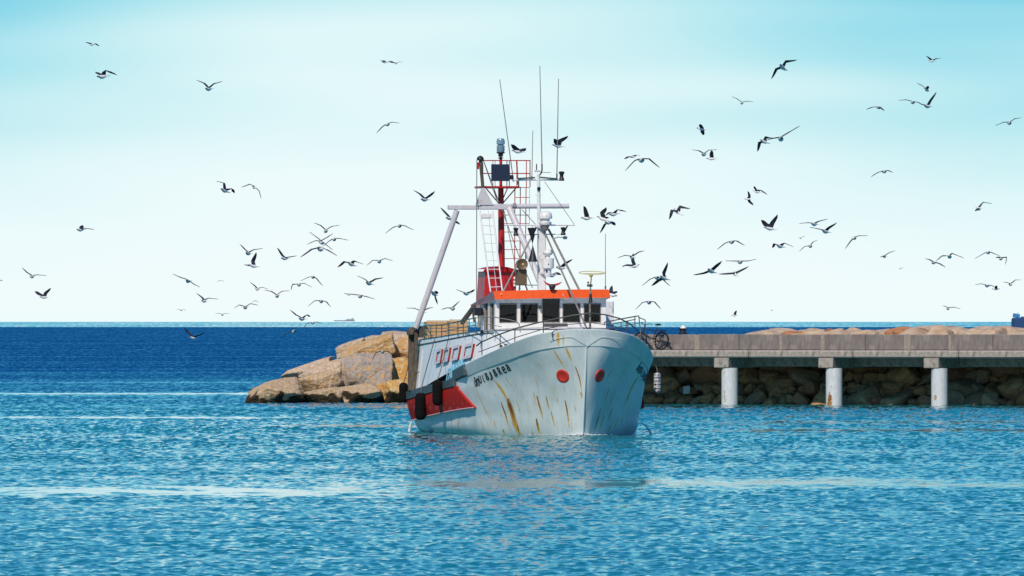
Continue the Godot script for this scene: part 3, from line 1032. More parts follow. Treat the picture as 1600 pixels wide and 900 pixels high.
# red belting under a dark rubbing strake, standing proud of the side
func build_belting(port: bool):
	var inside := Vector3(0, 0.9, -7.0)
	var f := func(q: Vector3) -> Vector3: return mirror(q) if port else q
	var g := Geo.new()
	var grid := []
	for i in 33:
		var s := i / 32.0
		var line := []
		for j in 7:
			var t := j / 6.0
			# the fore end is cut on the slant
			var z := lerpf(-11.82, lerpf(-3.05, -4.55, t), s)
			var zz := clampf((z + 11.8) / 8.7, 0.0, 1.0)
			var lo := 0.33 + 0.43 * zz
			var hi := 0.93 + 0.42 * clampf((z + 11.8) / 7.3, 0.0, 1.1)
			line.append(f.call(side_at(z, lerpf(lo, hi, t), 0.075)))
		grid.append(line)
	g.sheet(grid, inside)
	# its foot, fore end and after end
	for i in 32: g.facet([grid[i][0], grid[i + 1][0], grid[i + 1][0] + f.call(Vector3(0.12, 0, 0)), grid[i][0] + f.call(Vector3(0.12, 0, 0))], grid[i][0] + Vector3(0, 1, 0))
	for j in 6: g.facet([grid[32][j], grid[32][j + 1], grid[32][j + 1] + f.call(Vector3(0.12, 0, 0)), grid[32][j] + f.call(Vector3(0.12, 0, 0))], Vector3(0, 1, -9))
	put(g.mesh(), "red_belting", M.belt_red, boat)
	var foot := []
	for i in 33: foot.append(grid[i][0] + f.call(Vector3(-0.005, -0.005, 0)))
	rod(boat, "belting_highlight", M.pale_pink, foot, 0.018, 6)  # pale line paints the highlight along the foot of the belting
	# rubbing strake
	var k := Geo.new()
	for i in 28:
		var z0 := lerpf(-11.85, -4.75, i / 28.0)
		var z1 := lerpf(-11.85, -4.75, (i + 1) / 28.0)
		var pts := []
		for z in [z0, z1]:
			var y := 1.035 + 0.42 * clampf((z + 11.8) / 7.3, 0.0, 1.1)
			pts.append([f.call(side_at(z, minf(y - 0.11, 1.6), 0.10)), f.call(Vector3(side_at(z, y - 0.1, 0.10).x, y + 0.11, z)), f.call(Vector3(-2.2, y + 0.11, z)), f.call(Vector3(-2.2, y - 0.11, z))])
		for e in 4: k.facet([pts[0][e], pts[1][e], pts[1][(e + 1) % 4], pts[0][(e + 1) % 4]], (pts[0][0] + pts[0][2] + pts[1][0] + pts[1][2]) * 0.25)
		if i == 0: k.face(pts[0], Vector3.FORWARD)
		if i == 27: k.face(pts[1], Vector3.BACK)
	put(k.mesh(), "rubbing_strake", M.rub_grey, boat)
	var st := Geo.new()
	var p0: Vector3 = f.call(Vector3(-2.49, 1.62, -5.25))
	var p1: Vector3 = f.call(Vector3(-2.56, 1.80, -3.38))
	st.bar(p0, p1, 0.14, 0.30, Vector3.UP, 0.01)
	put(st.mesh(), "strake_step", M.rub_grey, boat)

# ---------------------------------------------------------------- deckhouse and wheelhouse

const HZ := [-11.60, -8.50, -6.00, -4.30, -3.30, -2.60, -2.10, -1.85]
const HX := [2.40, 2.46, 2.41, 2.23, 1.93, 1.47, 0.85, 0.0]
const HT := [2.62, 2.70, 2.79, 2.87, 2.91, 2.94, 2.95, 2.95]


# point of the starboard deckhouse wall: u 0 (stern) to 7 (front), t 0 (deck) to 1 (top)
func house(u: float, t: float) -> Vector3:
	var x := maxf(along(HX, u), 0.0)
	if u >= 6.999: x = 0.0
	var z := along(HZ, u)
	var lo := Vector3(-x, lerpf(1.05, 2.05, clampf((z + 11.6) / 8.0, 0.0, 1.0)), z)
	var hi := Vector3(-maxf(x - 0.20, 0.0), along(HT, u), z - 0.10)
	return lo.lerp(hi, t)


func house_at(z: float, y: float) -> Array:
	var u := 0.0
	for k in 7:
		if z >= HZ[k]: u = k + clampf((z - HZ[k]) / (HZ[k + 1] - HZ[k]), 0.0, 1.0)
	var lo := house(u, 0.0)
	var hi := house(u, 1.0)
	var q := lo.lerp(hi, (y - lo.y) / (hi.y - lo.y))
	var ahead := (house(u + 0.1, 0.5) - house(u - 0.1, 0.5)).normalized()
	var up := (hi - lo)
	up = (up - ahead * up.dot(ahead)).normalized()
	return [q, Basis(ahead, up, ahead.cross(up))]     # x ahead, y up the wall, z out of it


# a box whose front fills the rectangle px0, py0 - px1, py1 on the plane z
func panel(g: Geo, px0: float, py0: float, px1: float, py1: float, z: float, depth: float, e := 0.006):
	var a := bz(px0, py0, z)
	var b := bz(px1, py1, z)
	g.box(place(Vector3((a.x + b.x) * 0.5, (a.y + b.y) * 0.5, z - depth * 0.5)), Vector3(absf(b.x - a.x), absf(a.y - b.y), depth), e)


func build_house():
	# walls of the shelter deck, round in front
	for port in [false, true]:
		var g := Geo.new()
		var grid := []
		for i in 57:
			var u := 7.0 * i / 56.0
			var line := []
			for j in 5:
				var q := house(u, j / 4.0)
				line.append(mirror(q) if port else q)
			grid.append(line)
		g.sheet(grid, Vector3(0, 1.5, -6))
		put(g.mesh(), "deckhouse_wall", M.skylit_white, boat)
	var g := Geo.new()
	var grid := []
	for i in 29:
		var q := house(7.0 * i / 28.0, 1.0)
		grid.append([q + Vector3(-0.03 if i < 28 else 0.0, 0.012, 0.03), Vector3(0, q.y + 0.05, q.z + 0.03), mirror(q) + Vector3(0.03 if i < 28 else 0.0, 0.012, 0.03)])
	g.sheet(grid, Vector3(0, -8, -6))
	put(g.mesh(), "house_top", M.white_paint, boat)
	g = Geo.new()
	var c := [house(0, 0.0), house(0, 1.0)]
	g.face([c[0], c[1], mirror(c[1]), mirror(c[0])], Vector3.FORWARD)
	put(g.mesh(), "after_wall", M.skylit_white, boat)
	# moulding under the roof edge
	var pts := []
	for i in 25:
		var q := house(4.0 * i / 24.0, 0.90)
		pts.append(q + Vector3(-0.008, 0, 0))
	rod(boat, "moulding", M.rail_green, pts, 0.020, 6)
	var front := []
	for i in 41:
		var q := house(3.4 + 3.6 * i / 40.0, 0.985)
		front.append(q + Vector3(-0.015, 0, 0.015))
	rod(boat, "roof_edge", M.lilac, front, 0.02, 6)
	front = front.map(mirror)
	rod(boat, "roof_edge", M.lilac, front, 0.02, 6)
	# four side windows in deep red frames
	for e in [[-7.9, 0.60], [-6.92, 0.62], [-5.78, 0.62], [-4.62, 0.60]]:
		var y: float = 3.16 - (56.5 + (e[0] + 7.9) * -2.6) / 55.6
		var f := house_at(e[0], y)
		var t := Transform3D(f[1], f[0])
		var w: float = e[1]
		var h := 0.35
		var win := Geo.new()
		for s in [-1.0, 1.0]:
			win.box(t * place(Vector3(0, s * h * 0.5, 0.02)), Vector3(w + 0.05, 0.03, 0.085), 0.006)
			win.box(t * place(Vector3(s * w * 0.5, 0, 0.022)), Vector3(0.045, h - 0.031, 0.085), 0.006)
		var frame := put(win.mesh(), "side_window", M.frame_red, boat)
		var lip := Geo.new()
		for s in [-1.0, 1.0]: lip.box(t * place(Vector3(0, s * h * 0.5, 0.066)), Vector3(w + 0.045, 0.085, 0.012), 0.003)
		for s in [-1.0, 1.0]: lip.box(t * place(Vector3(s * w * 0.5, 0, 0.066)), Vector3(0.075, h - 0.086, 0.012), 0.003)
		put(lip.mesh(), "frame_face", M.lilac, frame)
		var pane := Geo.new()
		pane.box(t * place(Vector3(0, 0, 0.02)), Vector3(w - 0.05, h - 0.045, 0.02))
		put(pane.mesh(), "pane", M.pale_glass, frame)
	# name of the home port in pale blue on the wall
	var word := "CAMBRIL"
	for k in word.length():
		var z := -6.45 + k * 0.275
		var y := 1.62 + k * 0.062
		var f := house_at(z, y)
		letter(word[k], Transform3D(f[1], f[0] + f[1].z * 0.006), 0.40, 0.30, M.letter_blue)
	# stern door, lashed spar and weathered post by the after corner
	for e in [[-11.35, 1.0], [-10.45, 0.92]]:
		var f0 := house_at(e[0], 1.22)
		var f1 := house_at(e[0], 2.33)
		rod(boat, "door_edge", M.rail_dark if e[0] < -11.0 else M.lilac, [f0[0] + f0[1].z * 0.012, f1[0] + f1[1].z * 0.012], 0.022, 6)
	var hf := house_at(-10.9, 1.72)
	boxes(boat, "door_rail", M.lilac, [[hf[0] + Vector3(-0.01, 0, 0), Vector3(0.03, 0.03, 0.8)]])
	# front corner bracket lamp
	var fr := house_at(-3.9, 2.80)
	boxes(boat, "side_light", M.navy_panel, [[fr[0] + Vector3(-0.05, 0.03, 0), Vector3(0.07, 0.11, 0.09)]])
	# vents and the dark boxes along the bow
	boxes(boat, "deck_vent", M.black_paint, [[bz(955.5, 516, -1.0), Vector3(0.16, 0.075, 0.12)]], 0.01)
	boxes(boat, "deck_vent", M.black_paint, [[bz(967, 518, -1.05), Vector3(0.13, 0.075, 0.12)]], 0.01)
	boxes(boat, "deck_vent", M.rail_dark, [[bz(783, 541.5, -2.62), Vector3(0.08, 0.09, 0.05)]], 0.01)
	boxes(boat, "deck_vent", M.rail_dark, [[bz(790.5, 540, -2.5), Vector3(0.09, 0.10, 0.05)]], 0.01)
	boxes(boat, "deck_bench", M.rail_dark, [[bz(868, 508, -3.3), Vector3(0.66, 0.10, 0.2)]], 0.015)
	# fairlead ring on the rim
	rod(boat, "fairlead", M.rail_dark, [bz(864, 530, 0.36), bz(862.5, 521, 0.36), bz(865, 517.5, 0.36), bz(871, 516.5, 0.36), bz(873.5, 518.5, 0.36), bz(872, 521.5, 0.36), bz(863, 523, 0.36)], 0.018, 6)


func build_wheelhouse():
	var zf := -4.15
	var g := Geo.new()
	for e in [[774, 780], [808, 813], [841, 847], [875, 879], [907, 912], [939, 947]]: panel(g, e[0], 474, e[1], 504, zf, 0.08)
	for e in [[774, 847], [875, 947]]: panel(g, e[0], 464.5, e[1], 474, zf, 0.08)
	panel(g, 847, 463.5, 875, 465.8, zf, 0.08)
	panel(g, 841, 465.8, 847, 474, zf + 0.004, 0.08)
	panel(g, 875, 465.8, 879, 474, zf + 0.004, 0.08)
	panel(g, 774, 504, 947, 522, zf, 0.08)
	put(g.mesh(), "front_wall", M.white_paint, boat)
	var xl := bz(774, 470, zf).x
	var xr := bz(947, 470, zf).x
	var yt := bz(860, 466, zf).y
	var yb := 2.80
	# starboard side: door and window openings
	g = Geo.new()
	for e in [[-4.23, -4.30], [-4.86, -5.14], [-5.62, -6.15]]: g.box(place(Vector3(xl + 0.04, (yt + yb) * 0.5, (e[0] + e[1]) * 0.5)), Vector3(0.08, yt - yb, e[0] - e[1]), 0.004)
	g.box(place(Vector3(xl + 0.04, yt - 0.07, -5.19)), Vector3(0.076, 0.14, 1.9), 0.004)
	g.box(place(Vector3(xl + 0.04, yb + 0.05, -5.19)), Vector3(0.076, 0.10, 1.9), 0.004)
	put(g.mesh(), "side_wall", M.skylit_white, boat)
	for e in [[-4.30, -4.86], [-5.14, -5.62]]:
		var w := Geo.new()
		var mid: float = (e[0] + e[1]) * 0.5
		var wide: float = e[0] - e[1]
		for s in [-1.0, 1.0]:
			w.box(place(Vector3(xl + 0.035, (yt + yb) * 0.5 - 0.02, mid + s * (wide * 0.5 - 0.015))), Vector3(0.09, yt - yb - 0.24, 0.03), 0.003)
		for y in [yt - 0.14, yb + 0.10]: w.box(place(Vector3(xl + 0.035, y, mid)), Vector3(0.086, 0.03, wide), 0.003)
		var fr := put(w.mesh(), "door_window", M.steel, boat)
		boxes(fr, "pane", M.glass, [[Vector3(xl + 0.05, (yt + yb) * 0.5 - 0.02, mid), Vector3(0.012, yt - yb - 0.24, wide - 0.06)]], 0.0)
	boxes(boat, "side_wall", M.white_paint, [[Vector3(xr - 0.04, (yt + yb) * 0.5, -5.19), Vector3(0.08, yt - yb, 1.92)]])
	boxes(boat, "back_wall", M.cabin, [[Vector3((xl + xr) * 0.5, (yt + yb) * 0.5, -6.19), Vector3(xr - xl, yt - yb, 0.08)]])
	boxes(boat, "floor", M.cabin, [[Vector3((xl + xr) * 0.5, yb + 0.02, -5.19), Vector3(xr - xl - 0.17, 0.04, 1.9)]])
	# things behind the glass: console, curtain, seat
	boxes(boat, "console", M.cabin, [[Vector3(0, 3.02, -4.5), Vector3(2.6, 0.16, 0.35)]])
	boxes(boat, "curtain", M.timber, [[bz(786, 490, -4.32) , Vector3(0.20, 0.52, 0.03)]])
	boxes(boat, "chart_screen", M.black_paint, [[bz(828, 496, -4.45), Vector3(0.34, 0.26, 0.05)]])
	boxes(boat, "inner_door", M.pale_glass, [[bz(855, 489, -6.05), Vector3(0.10, 0.42, 0.02)]])
	# port annexe
	g = Geo.new()
	panel(g, 925, 471, 959, 520, -5.6, 1.6)
	put(g.mesh(), "annexe", M.white_paint, boat)
	# front windows
	var k := 0
	for e in [[780, 475, 808, 504.5], [813, 474.5, 841, 504.3], [847, 465.8, 875, 504], [879, 474, 907, 504], [912, 474.3, 939, 504]]:
		var fr := Geo.new()
		var t := 1.1
		panel(fr, e[0], e[1], e[2], e[1] + t, zf + 0.012, 0.1, 0.003)
		panel(fr, e[0], e[3] - t, e[2], e[3], zf + 0.012, 0.1, 0.003)
		panel(fr, e[0], e[1] + t, e[0] + t, e[3] - t, zf + 0.012, 0.1, 0.003)
		panel(fr, e[2] - t, e[1] + t, e[2], e[3] - t, zf + 0.012, 0.1, 0.003)
		var w := put(fr.mesh(), "front_window", M.steel, boat)
		var pn := Geo.new()
		panel(pn, e[0] + t, e[1] + t, e[2] - t, e[3] - t, zf - 0.03, 0.012, 0.0)
		put(pn.mesh(), "pane", M.glass, w)
		if k == 2:
			var sh := Geo.new()
			panel(sh, e[0] + 1.5, e[1] + 1.5, e[2] - 1.5, 473.8, zf - 0.06, 0.02, 0.0)
			put(sh.mesh(), "sun_blind", M.blue_shade, w)
		k += 1
	boxes(boat, "lamp_bracket", M.rail_dark, [[bz(844, 480, zf + 0.08), Vector3(0.06, 0.09, 0.12)]])
	# roof with its orange brow
	var a := bz(771, 455, -3.98)
	var b := bz(951, 452.3, -3.98)
	var c := bz(954, 465.3, -3.92)
	var d := bz(773, 468, -3.92)
	var m1 := a.lerp(b, 0.5) + Vector3(0, 0.035, 0.07)
	var m2 := d.lerp(c, 0.5) + Vector3(0, 0.03, 0.07)
	g = Geo.new()
	var top := []
	var low := []
	for i in 13:
		var f := i / 12.0
		top.append(a.lerp(m1, f).lerp(m1.lerp(b, f), f))
		low.append(d.lerp(m2, f).lerp(m2.lerp(c, f), f))
	g.sheet([top, low], Vector3(0, 3.6, -6))
	put(g.mesh(), "roof_brow", M.orange, boat)
	for e in [[880.0, 461.0], [783.0, 459.5]]: boxes(boat, "brow_stud", M.white_paint, [[bz(e[0], e[1], -3.90), Vector3(0.03, 0.03, 0.03)]])
	var ea := bz(735, 476.5, -7.1)
	var ed := bz(738, 482, -7.1)
	var eb := Vector3(-ea.x, ea.y, ea.z)
	g = Geo.new()
	g.facet([a, ea, ed, d], Vector3(0, 3.6, -5))
	put(g.mesh(), "roof_side", M.pale_pink, boat)
	g = Geo.new()
	g.facet([b, Vector3(b.x, ea.y, -7.1), Vector3(b.x, ed.y, -7.1), c], Vector3(0, 3.6, -5))
	put(g.mesh(), "roof_side", M.pale_pink, boat)
	g = Geo.new()
	var rt := []
	for i in 13: rt.append([top[i], Vector3(lerpf(ea.x, b.x, i / 12.0), ea.y, -7.1)])
	g.sheet(rt, Vector3(0, -5, -5))
	put(g.mesh(), "roof_top", M.lilac, boat)
	g = Geo.new()
	rt = []
	for i in 13: rt.append([low[i] + Vector3(0, 0.01, -0.005), Vector3(lerpf(ea.x + 0.03, b.x, i / 12.0), ed.y + 0.01, -7.09)])
	g.sheet(rt, Vector3(0, 9, -5))
	put(g.mesh(), "roof_lining", M.skylit_white, boat)
	# floodlights under the after roof corner and the timber prop
	boxes(boat, "floodlight", M.black_paint, [[bx(747, 487, -1.72), Vector3(0.24, 0.22, 0.4)]], 0.04)
	rod(boat, "floodlight_leg", M.steel, [bx(748, 492, -1.72), bx(748, 512, -1.72)], 0.03, 6)
	var pr := Geo.new()
	pr.bar(bx(741, 479, -1.80), bx(722, 504, -1.80), 0.10, 0.12, Vector3.UP, 0.01)
	put(pr.mesh(), "roof_prop", M.timber, boat)
	var pr2 := Geo.new()
	pr2.bar(bx(738, 483, -1.80), bx(741, 503, -1.80), 0.05, 0.05, Vector3.BACK, 0.008)
	put(pr2.mesh(), "roof_prop", M.timber, boat)


func letter(ch: String, t: Transform3D, tall: float, wide: float, m: Material):
	var tm := TextMesh.new()
	var f := SystemFont.new()
	f.font_names = PackedStringArray(["Droid Sans"])
	f.font_weight = 700
	tm.font = f
	tm.text = ch
	tm.font_size = 64
	tm.pixel_size = 0.01
	tm.depth = 0.012
	var o := MeshInstance3D.new()
	o.name = "letter"
	o.mesh = tm
	o.material_override = m
	boat.add_child(o, true)
	var size := tm.get_aabb().size
	o.transform = t * Transform3D(Basis.from_scale(Vector3(wide / maxf(size.x, 0.05), tall / maxf(size.y, 0.05), 1.0)), Vector3.ZERO)

# ---------------------------------------------------------------- rails, masts, gear

func rail(pts: Array, m: Material, r := 0.014, called := "rail"):
	rod(boat, called, m, pts, r, 6)


func build_rails():
	# green rail round the after shelter deck, starboard
	var x := -2.26
	var top := [bx(662, 509, x), bx(676, 508.5, x), bx(690, 508, x), bx(702, 505.6, x), bx(716, 502.4, x), bx(730, 499.2, x), bx(743, 496.6, x - 0.0)]
	rail(top, M.rail_green, 0.018)
	rail([bx(662, 518.5, x), bx(690, 518.5, x), bx(716, 513, x), bx(743, 508, x)], M.rail_green, 0.012)
	for e in [[663, 509, 531], [673, 508.7, 530.5], [681.5, 508.4, 530], [690, 508, 529], [701, 505.8, 528], [715.5, 502.5, 526], [724, 500.6, 525], [733, 498.5, 523.5], [743, 496.6, 521]]:
		rod(boat, "rail_post", M.rail_green, [bx(e[0], e[1], x), bx(e[0], e[2], x)], 0.014, 6)
	# pale rail that runs on round the wheelhouse foot
	x = -2.0
	rail([bx(743, 496.6, -2.26), bx(757, 494.8, x), bx(775, 496.0, x + 0.1), bx(795, 499.5, x + 0.25), bx(808, 503, x + 0.4), bx(811, 506, x + 0.42), bx(813, 519, x + 0.42)], M.steel, 0.015)
	rail([bx(743, 508, -2.26), bx(757, 506, x), bx(784, 510.5, x + 0.2)], M.steel, 0.010)
	rod(boat, "rail_post", M.steel, [bx(757, 495, x), bx(757, 519, x)], 0.013, 6)
	rod(boat, "rail_post", M.steel, [bx(766.5, 495, x + 0.05), bx(766.5, 514, x + 0.05)], 0.013, 6)
	# bow rail: top, middle and stanchions standing on the rim
	var star := [bz(744.5, 540.5, -2.9), bz(752, 534.5, -2.5), bz(775, 524.5, -1.8), bz(805, 513.5, -1.1), bz(835, 505.5, -0.45), bz(865, 498.8, -0.05), bz(895, 492.8, 0.15), bz(921, 489.2, 0.25)]
	var port := [bz(921, 489.2, 0.25), bz(945, 491.6, 0.15), bz(968, 497.5, -0.05), bz(985, 506.5, -0.5), bz(998, 518.5, -1.2), bz(1011, 535.5, -2.0), bz(1018, 546, -2.6)]
	rail(star, M.rail_dark, 0.020)
	rail(port, M.rail_dark, 0.020)
	rail([bz(748, 550, -2.75), bz(775, 540, -1.8), bz(805, 527.5, -1.1), bz(848, 514.5, -0.3), bz(888, 507, 0.1), bz(921, 504, 0.25)], M.rail_dark, 0.012)
	rail([bz(921, 504, 0.25), bz(950, 507.5, 0.1), bz(978, 514.5, -0.35), bz(1000, 526, -1.3), bz(1009, 538, -2.0)], M.rail_dark, 0.012)
	for e in [[753, 534, 555, -2.5], [781.5, 522, 547, -1.65], [804.5, 513.7, 537, -1.1], [849, 502.3, 524, -0.25], [978.5, 502.5, 523, -0.3], [1000.5, 521.5, 533, -1.35]]:
		rod(boat, "rail_post", M.rail_dark, [bz(e[0], e[1], e[3]), bz(e[0], e[2], e[3])], 0.015, 6)
	# rails on the port side of the shelter deck
	x = 1.9
	rail([bx(944, 507, 1.35), bx(945, 503.5, 1.4), bx(970, 498.5, 1.7), bx(993, 494.3, x), bx(998, 493.5, x), bx(1001, 520, x), bx(1001.5, 532, x)], M.rail_dark, 0.017)
	rail([bx(957, 511, 1.5), bx(958, 506.5, 1.5), bx(985, 500.5, 1.8), bx(993, 499, 1.9)], M.rail_dark, 0.014)
	for e in [[958, 505, 513], [970.5, 503.5, 515], [981, 501, 515], [992, 494.5, 514]]:
		rod(boat, "rail_post", M.rail_dark, [bx(e[0], e[1], x - 0.1), bx(e[0], e[2], x - 0.1)], 0.014, 6)
	rail([bx(966, 510.5, x - 0.1), bx(999, 504.5, x)], M.rail_dark, 0.010)
	rail([bx(998, 496, 2.2), bx(1008, 500, 2.25), bx(1009, 527, 2.3)], M.rail_dark, 0.016)


func build_rig():
	# stern posts and bracket
	var zs := -11.7
	var g := Geo.new()
	g.bar(bx(643.5, 512, -2.42), bx(642.5, 612, -2.52), 0.17, 0.17, Vector3.BACK, 0.02)
	put(g.mesh(), "stern_post", M.timber, boat)
	g = Geo.new()
	g.bar(bx(650.5, 520, -2.36), bx(648.5, 612, -2.40), 0.10, 0.14, Vector3.BACK, 0.02)
	put(g.mesh(), "stern_post", M.timber, boat)
	g = Geo.new()
	panel(g, 638.5, 515.5, 664, 523.5, -11.2, 0.3, 0.02)
	put(g.mesh(), "stern_bracket", M.timber, boat)
	g = Geo.new()
	panel(g, 655.5, 509.5, 663, 527.5, -11.1, 0.22, 0.02)
	put(g.mesh(), "stern_bracket", M.rail_dark, boat)
	rod(boat, "bracket_hoop", M.rail_dark, [bz(644, 516, -11.1), bz(645, 511, -11.1), bz(650, 510, -11.1), bz(651, 516, -11.1)], 0.014, 6)

	# gantry
	var zg := -10.3
	rod(boat, "gantry_leg", M.lilac, [bz(650, 512, -11.1), bz(714, 329, zg)], 0.085, 12)
	rod(boat, "gantry_leg", M.lilac, [bz(796, 326, zg), bz(822, 386, -9.6), bz(847, 448, -8.8)], 0.095, 12)
	g = Geo.new()
	panel(g, 701.5, 320.5, 752, 327.5, zg, 0.22, 0.015)
	panel(g, 752, 318.5, 800.5, 327.5, zg + 0.02, 0.22, 0.015)
	put(g.mesh(), "gantry_beam", M.lilac, boat)
	rod(boat, "gantry_pipe", M.lilac, [bz(798, 322.3, zg - 0.1), bz(889, 322.0, zg - 0.1)], 0.068, 12)
	for e in [[801.5, 322], [804.5, 322]]: rod(boat, "pipe_clamp", M.rail_dark, [bz(e[0], 322, zg - 0.1), bz(e[0] + 1.6, 322, zg - 0.1)], 0.076, 12)
	g = Geo.new()
	var tri := [bz(743.5, 320, zg + 0.05), bz(753, 293.5, zg + 0.05), bz(757, 293.5, zg + 0.05), bz(771, 320, zg + 0.05)]
	var off := Vector3(0, 0, -0.07)
	g.face(tri, Vector3.BACK)
	g.face(tri.map(func(q): return q + off), Vector3.FORWARD)
	for k in 4: g.facet([tri[k], tri[(k + 1) % 4], tri[(k + 1) % 4] + off, tri[k] + off], (tri[0] + tri[2]) * 0.5)
	put(g.mesh(), "gusset_plate", M.lilac, boat)
	# davit with its block
	g = Geo.new()
	g.bar(bz(750.5, 249, zg), bz(754.5, 293, zg), 0.085, 0.085, Vector3.BACK, 0.01)
	put(g.mesh(), "davit_post", M.timber, boat)
	turned(boat, "davit_head", M.black_paint, place(bz(750.5, 249.5, zg)), [Vector2(0.10, -0.02), Vector2(0.105, 0.03), Vector2(0.08, 0.08), Vector2(0.0, 0.12)], 14)
	boxes(boat, "davit_block", M.mast_red, [[bz(747, 259, zg), Vector3(0.05, 0.2, 0.08)]], 0.015)
	rod(boat, "fall_wire", M.wire, [bz(745, 250, zg), bz(744.5, 480, zg + 0.5)], 0.013, 6)
	rod(boat, "fall_wire", M.wire, [bz(756, 252, zg), bz(785, 330, zg), bz(811, 400, zg), bz(832, 450, zg)], 0.012, 6)
	rod(boat, "fall_wire", M.wire, [bz(757, 256, zg), bz(778, 318, zg)], 0.010, 6)
	rod(boat, "fall_wire", M.wire, [bz(788, 330, -9.0), bz(813, 452, -7.0)], 0.011, 6)

	# red mast with look-out
	var zm := -10.9
	rod(boat, "red_mast", M.mast_red, [bz(784, 455, zm), bz(783.5, 380, zm), bz(782.5, 292, zm)], [0.10, 0.092, 0.078], 14)
	rod(boat, "mast_pole", M.mast_red, [bz(782.5, 292, zm), bz(782.5, 246, zm)], 0.042, 10)
	var lantern := turned(boat, "mast_lantern", M.black_paint, place(bz(782.3, 247, zm)), [Vector2(0.02, -0.02), Vector2(0.10, 0.0), Vector2(0.02, 0.03), Vector2(0.07, 0.05), Vector2(0.07, 0.12), Vector2(0.13, 0.15), Vector2(0.11, 0.17)], 16)
	turned(lantern, "lens", M.lamp_glass, place(bz(782.3, 247, zm) + Vector3(0, 0.165, 0)), [Vector2(0.10, 0.0), Vector2(0.115, 0.05), Vector2(0.115, 0.19), Vector2(0.085, 0.2), Vector2(0.085, 0.22), Vector2(0.12, 0.23), Vector2(0.12, 0.33), Vector2(0.09, 0.39), Vector2(0.0, 0.40)], 16)
	g = Geo.new()
	panel(g, 752.5, 290.6, 812, 294, zm + 0.5, 1.0, 0.01)
	put(g.mesh(), "lookout_floor", M.mast_red, boat)
	for y in [250.8, 271.0]:
		rod(boat, "lookout_rail", M.mast_red, [bz(754, y, zm + 0.5), bz(828.5, y, zm + 0.5)], 0.017, 6)
		rod(boat, "lookout_rail", M.mast_red, [bz(754, y, zm + 0.5), bz(754, y, zm - 0.5)], 0.017, 6)
		rod(boat, "lookout_rail", M.mast_red, [bz(828.5, y, zm + 0.5), bz(828.5, y, zm - 0.5)], 0.017, 6)
	for x in [754.5, 796, 807.5, 822.5, 828.3]: rod(boat, "lookout_post", M.mast_red, [bz(x, 250.8, zm + 0.5), bz(x, 292, zm + 0.5)], 0.013, 6)
	for x in [770, 773.5, 792]: rod(boat, "lookout_post", M.lilac, [bz(x, 251, zm - 0.5), bz(x, 291, zm - 0.5)], 0.014, 6)
	rod(boat, "whip_base", M.mast_red, [bz(807.3, 250, zm + 0.55), bz(809, 289, zm + 0.55)], 0.022, 6)
	for e in [[760, 295, 778, 316], [770, 295, 779, 314], [793, 294, 786.5, 309], [806, 294, 787, 316]]: rod(boat, "floor_strut", M.mast_red, [bz(e[0], e[1], zm + 0.3), bz(e[2], e[3], zm + 0.02)], 0.017, 6)
	g = Geo.new()
	panel(g, 768, 256.5, 795.5, 283, zm + 0.62, 0.06, 0.01)
	var board := put(g.mesh(), "day_board", M.navy_panel, boat)
	for k in 7:
		var slat := Geo.new()
		panel(slat, 769.5 + k * 3.7, 257.5, 771.2 + k * 3.7, 282, zm + 0.632, 0.02, 0.004)
		put(slat.mesh(), "slat", M.navy_panel, board)
	# red ladder mast beside it
	for e in [[804.5, 804.2], [813, 812.6], [822, 821.2]]: rod(boat, "ladder_rail", M.mast_red, [bz(e[0], 292, zm + 0.3), bz(e[1], 380, zm + 0.3), bz(e[1], 440, zm + 0.4)], 0.014, 6)
	for y in [293, 308.5, 336, 349.5, 362.5, 376.5, 390, 404]: rod(boat, "ladder_rung", M.mast_red, [bz(787, y, zm + 0.3) if y > 330 else bz(804.5, y, zm + 0.3), bz(827.5 if y < 352 else 812.6, y, zm + 0.3)], 0.011, 6)
	rod(boat, "ladder_rail", M.lilac, [bz(827.8, 252, zm + 0.45), bz(827.0, 352, zm + 0.45)], 0.010, 6)

	# white ladder to the gantry
	for e in [[749.5, 328, 766.5, 456], [769.5, 330, 785, 455]]: rod(boat, "white_ladder_rail", M.white_paint, [bz(e[0], e[1], zg + 0.15), bz(e[2], e[3], -7.0)], 0.022, 6)
	for k in 9:
		var t := 0.08 + k * 0.108
		var a := bz(749.5, 328, zg + 0.15).lerp(bz(766.5, 456, -7.0), t)
		var b := bz(769.5, 330, zg + 0.15).lerp(bz(785, 455, -7.0), t)
		rod(boat, "white_ladder_rung", M.white_paint, [a, b], 0.012, 6)
	g = Geo.new()
	panel(g, 751.5, 333, 768, 341.5, zg + 0.35, 0.14, 0.02)
	put(g.mesh(), "ladder_hood", M.white_paint, boat)
	rod(boat, "fall_wire", M.lilac, [bz(763, 330, zg + 0.2), bz(776, 455, -7.0)], 0.009, 6)

	# funnel
	var f0 := bz(781.5, 462, -10.6)
	g = Geo.new()
	var lo := [bz(756, 470, -10.1), bz(806.5, 470, -10.1)]
	var hi := [bz(758.5, 424, -10.15), bz(806.5, 424, -10.15)]
	var dz := Vector3(0, 0, -1.0)
	g.facet([lo[0], lo[1], hi[1], hi[0]], f0)
	g.facet([lo[0], hi[0], hi[0] + dz, lo[0] + dz], f0)
	g.facet([lo[1], hi[1], hi[1] + dz, lo[1] + dz], f0)
	g.facet([lo[0] + dz, lo[1] + dz, hi[1] + dz, hi[0] + dz], f0)
	var fun := put(g.mesh(), "funnel", M.red, boat)
	g = Geo.new()
	var cap := []
	for i in 9:
		var t := i / 8.0
		var q := bz(lerpf(754.5, 808, t), 424.8, -10.05)
		var top := bz(lerpf(757, 806, t), 420.5 - 4.5 * sin(PI * clampf(t * 1.02, 0, 1)), -10.1)
		cap.append([q + Vector3(0, 0, -1.2), q, top, top + Vector3(0, 0, -1.1)])
	g.sheet(cap, f0 - Vector3(0, 0.6, 0.5))
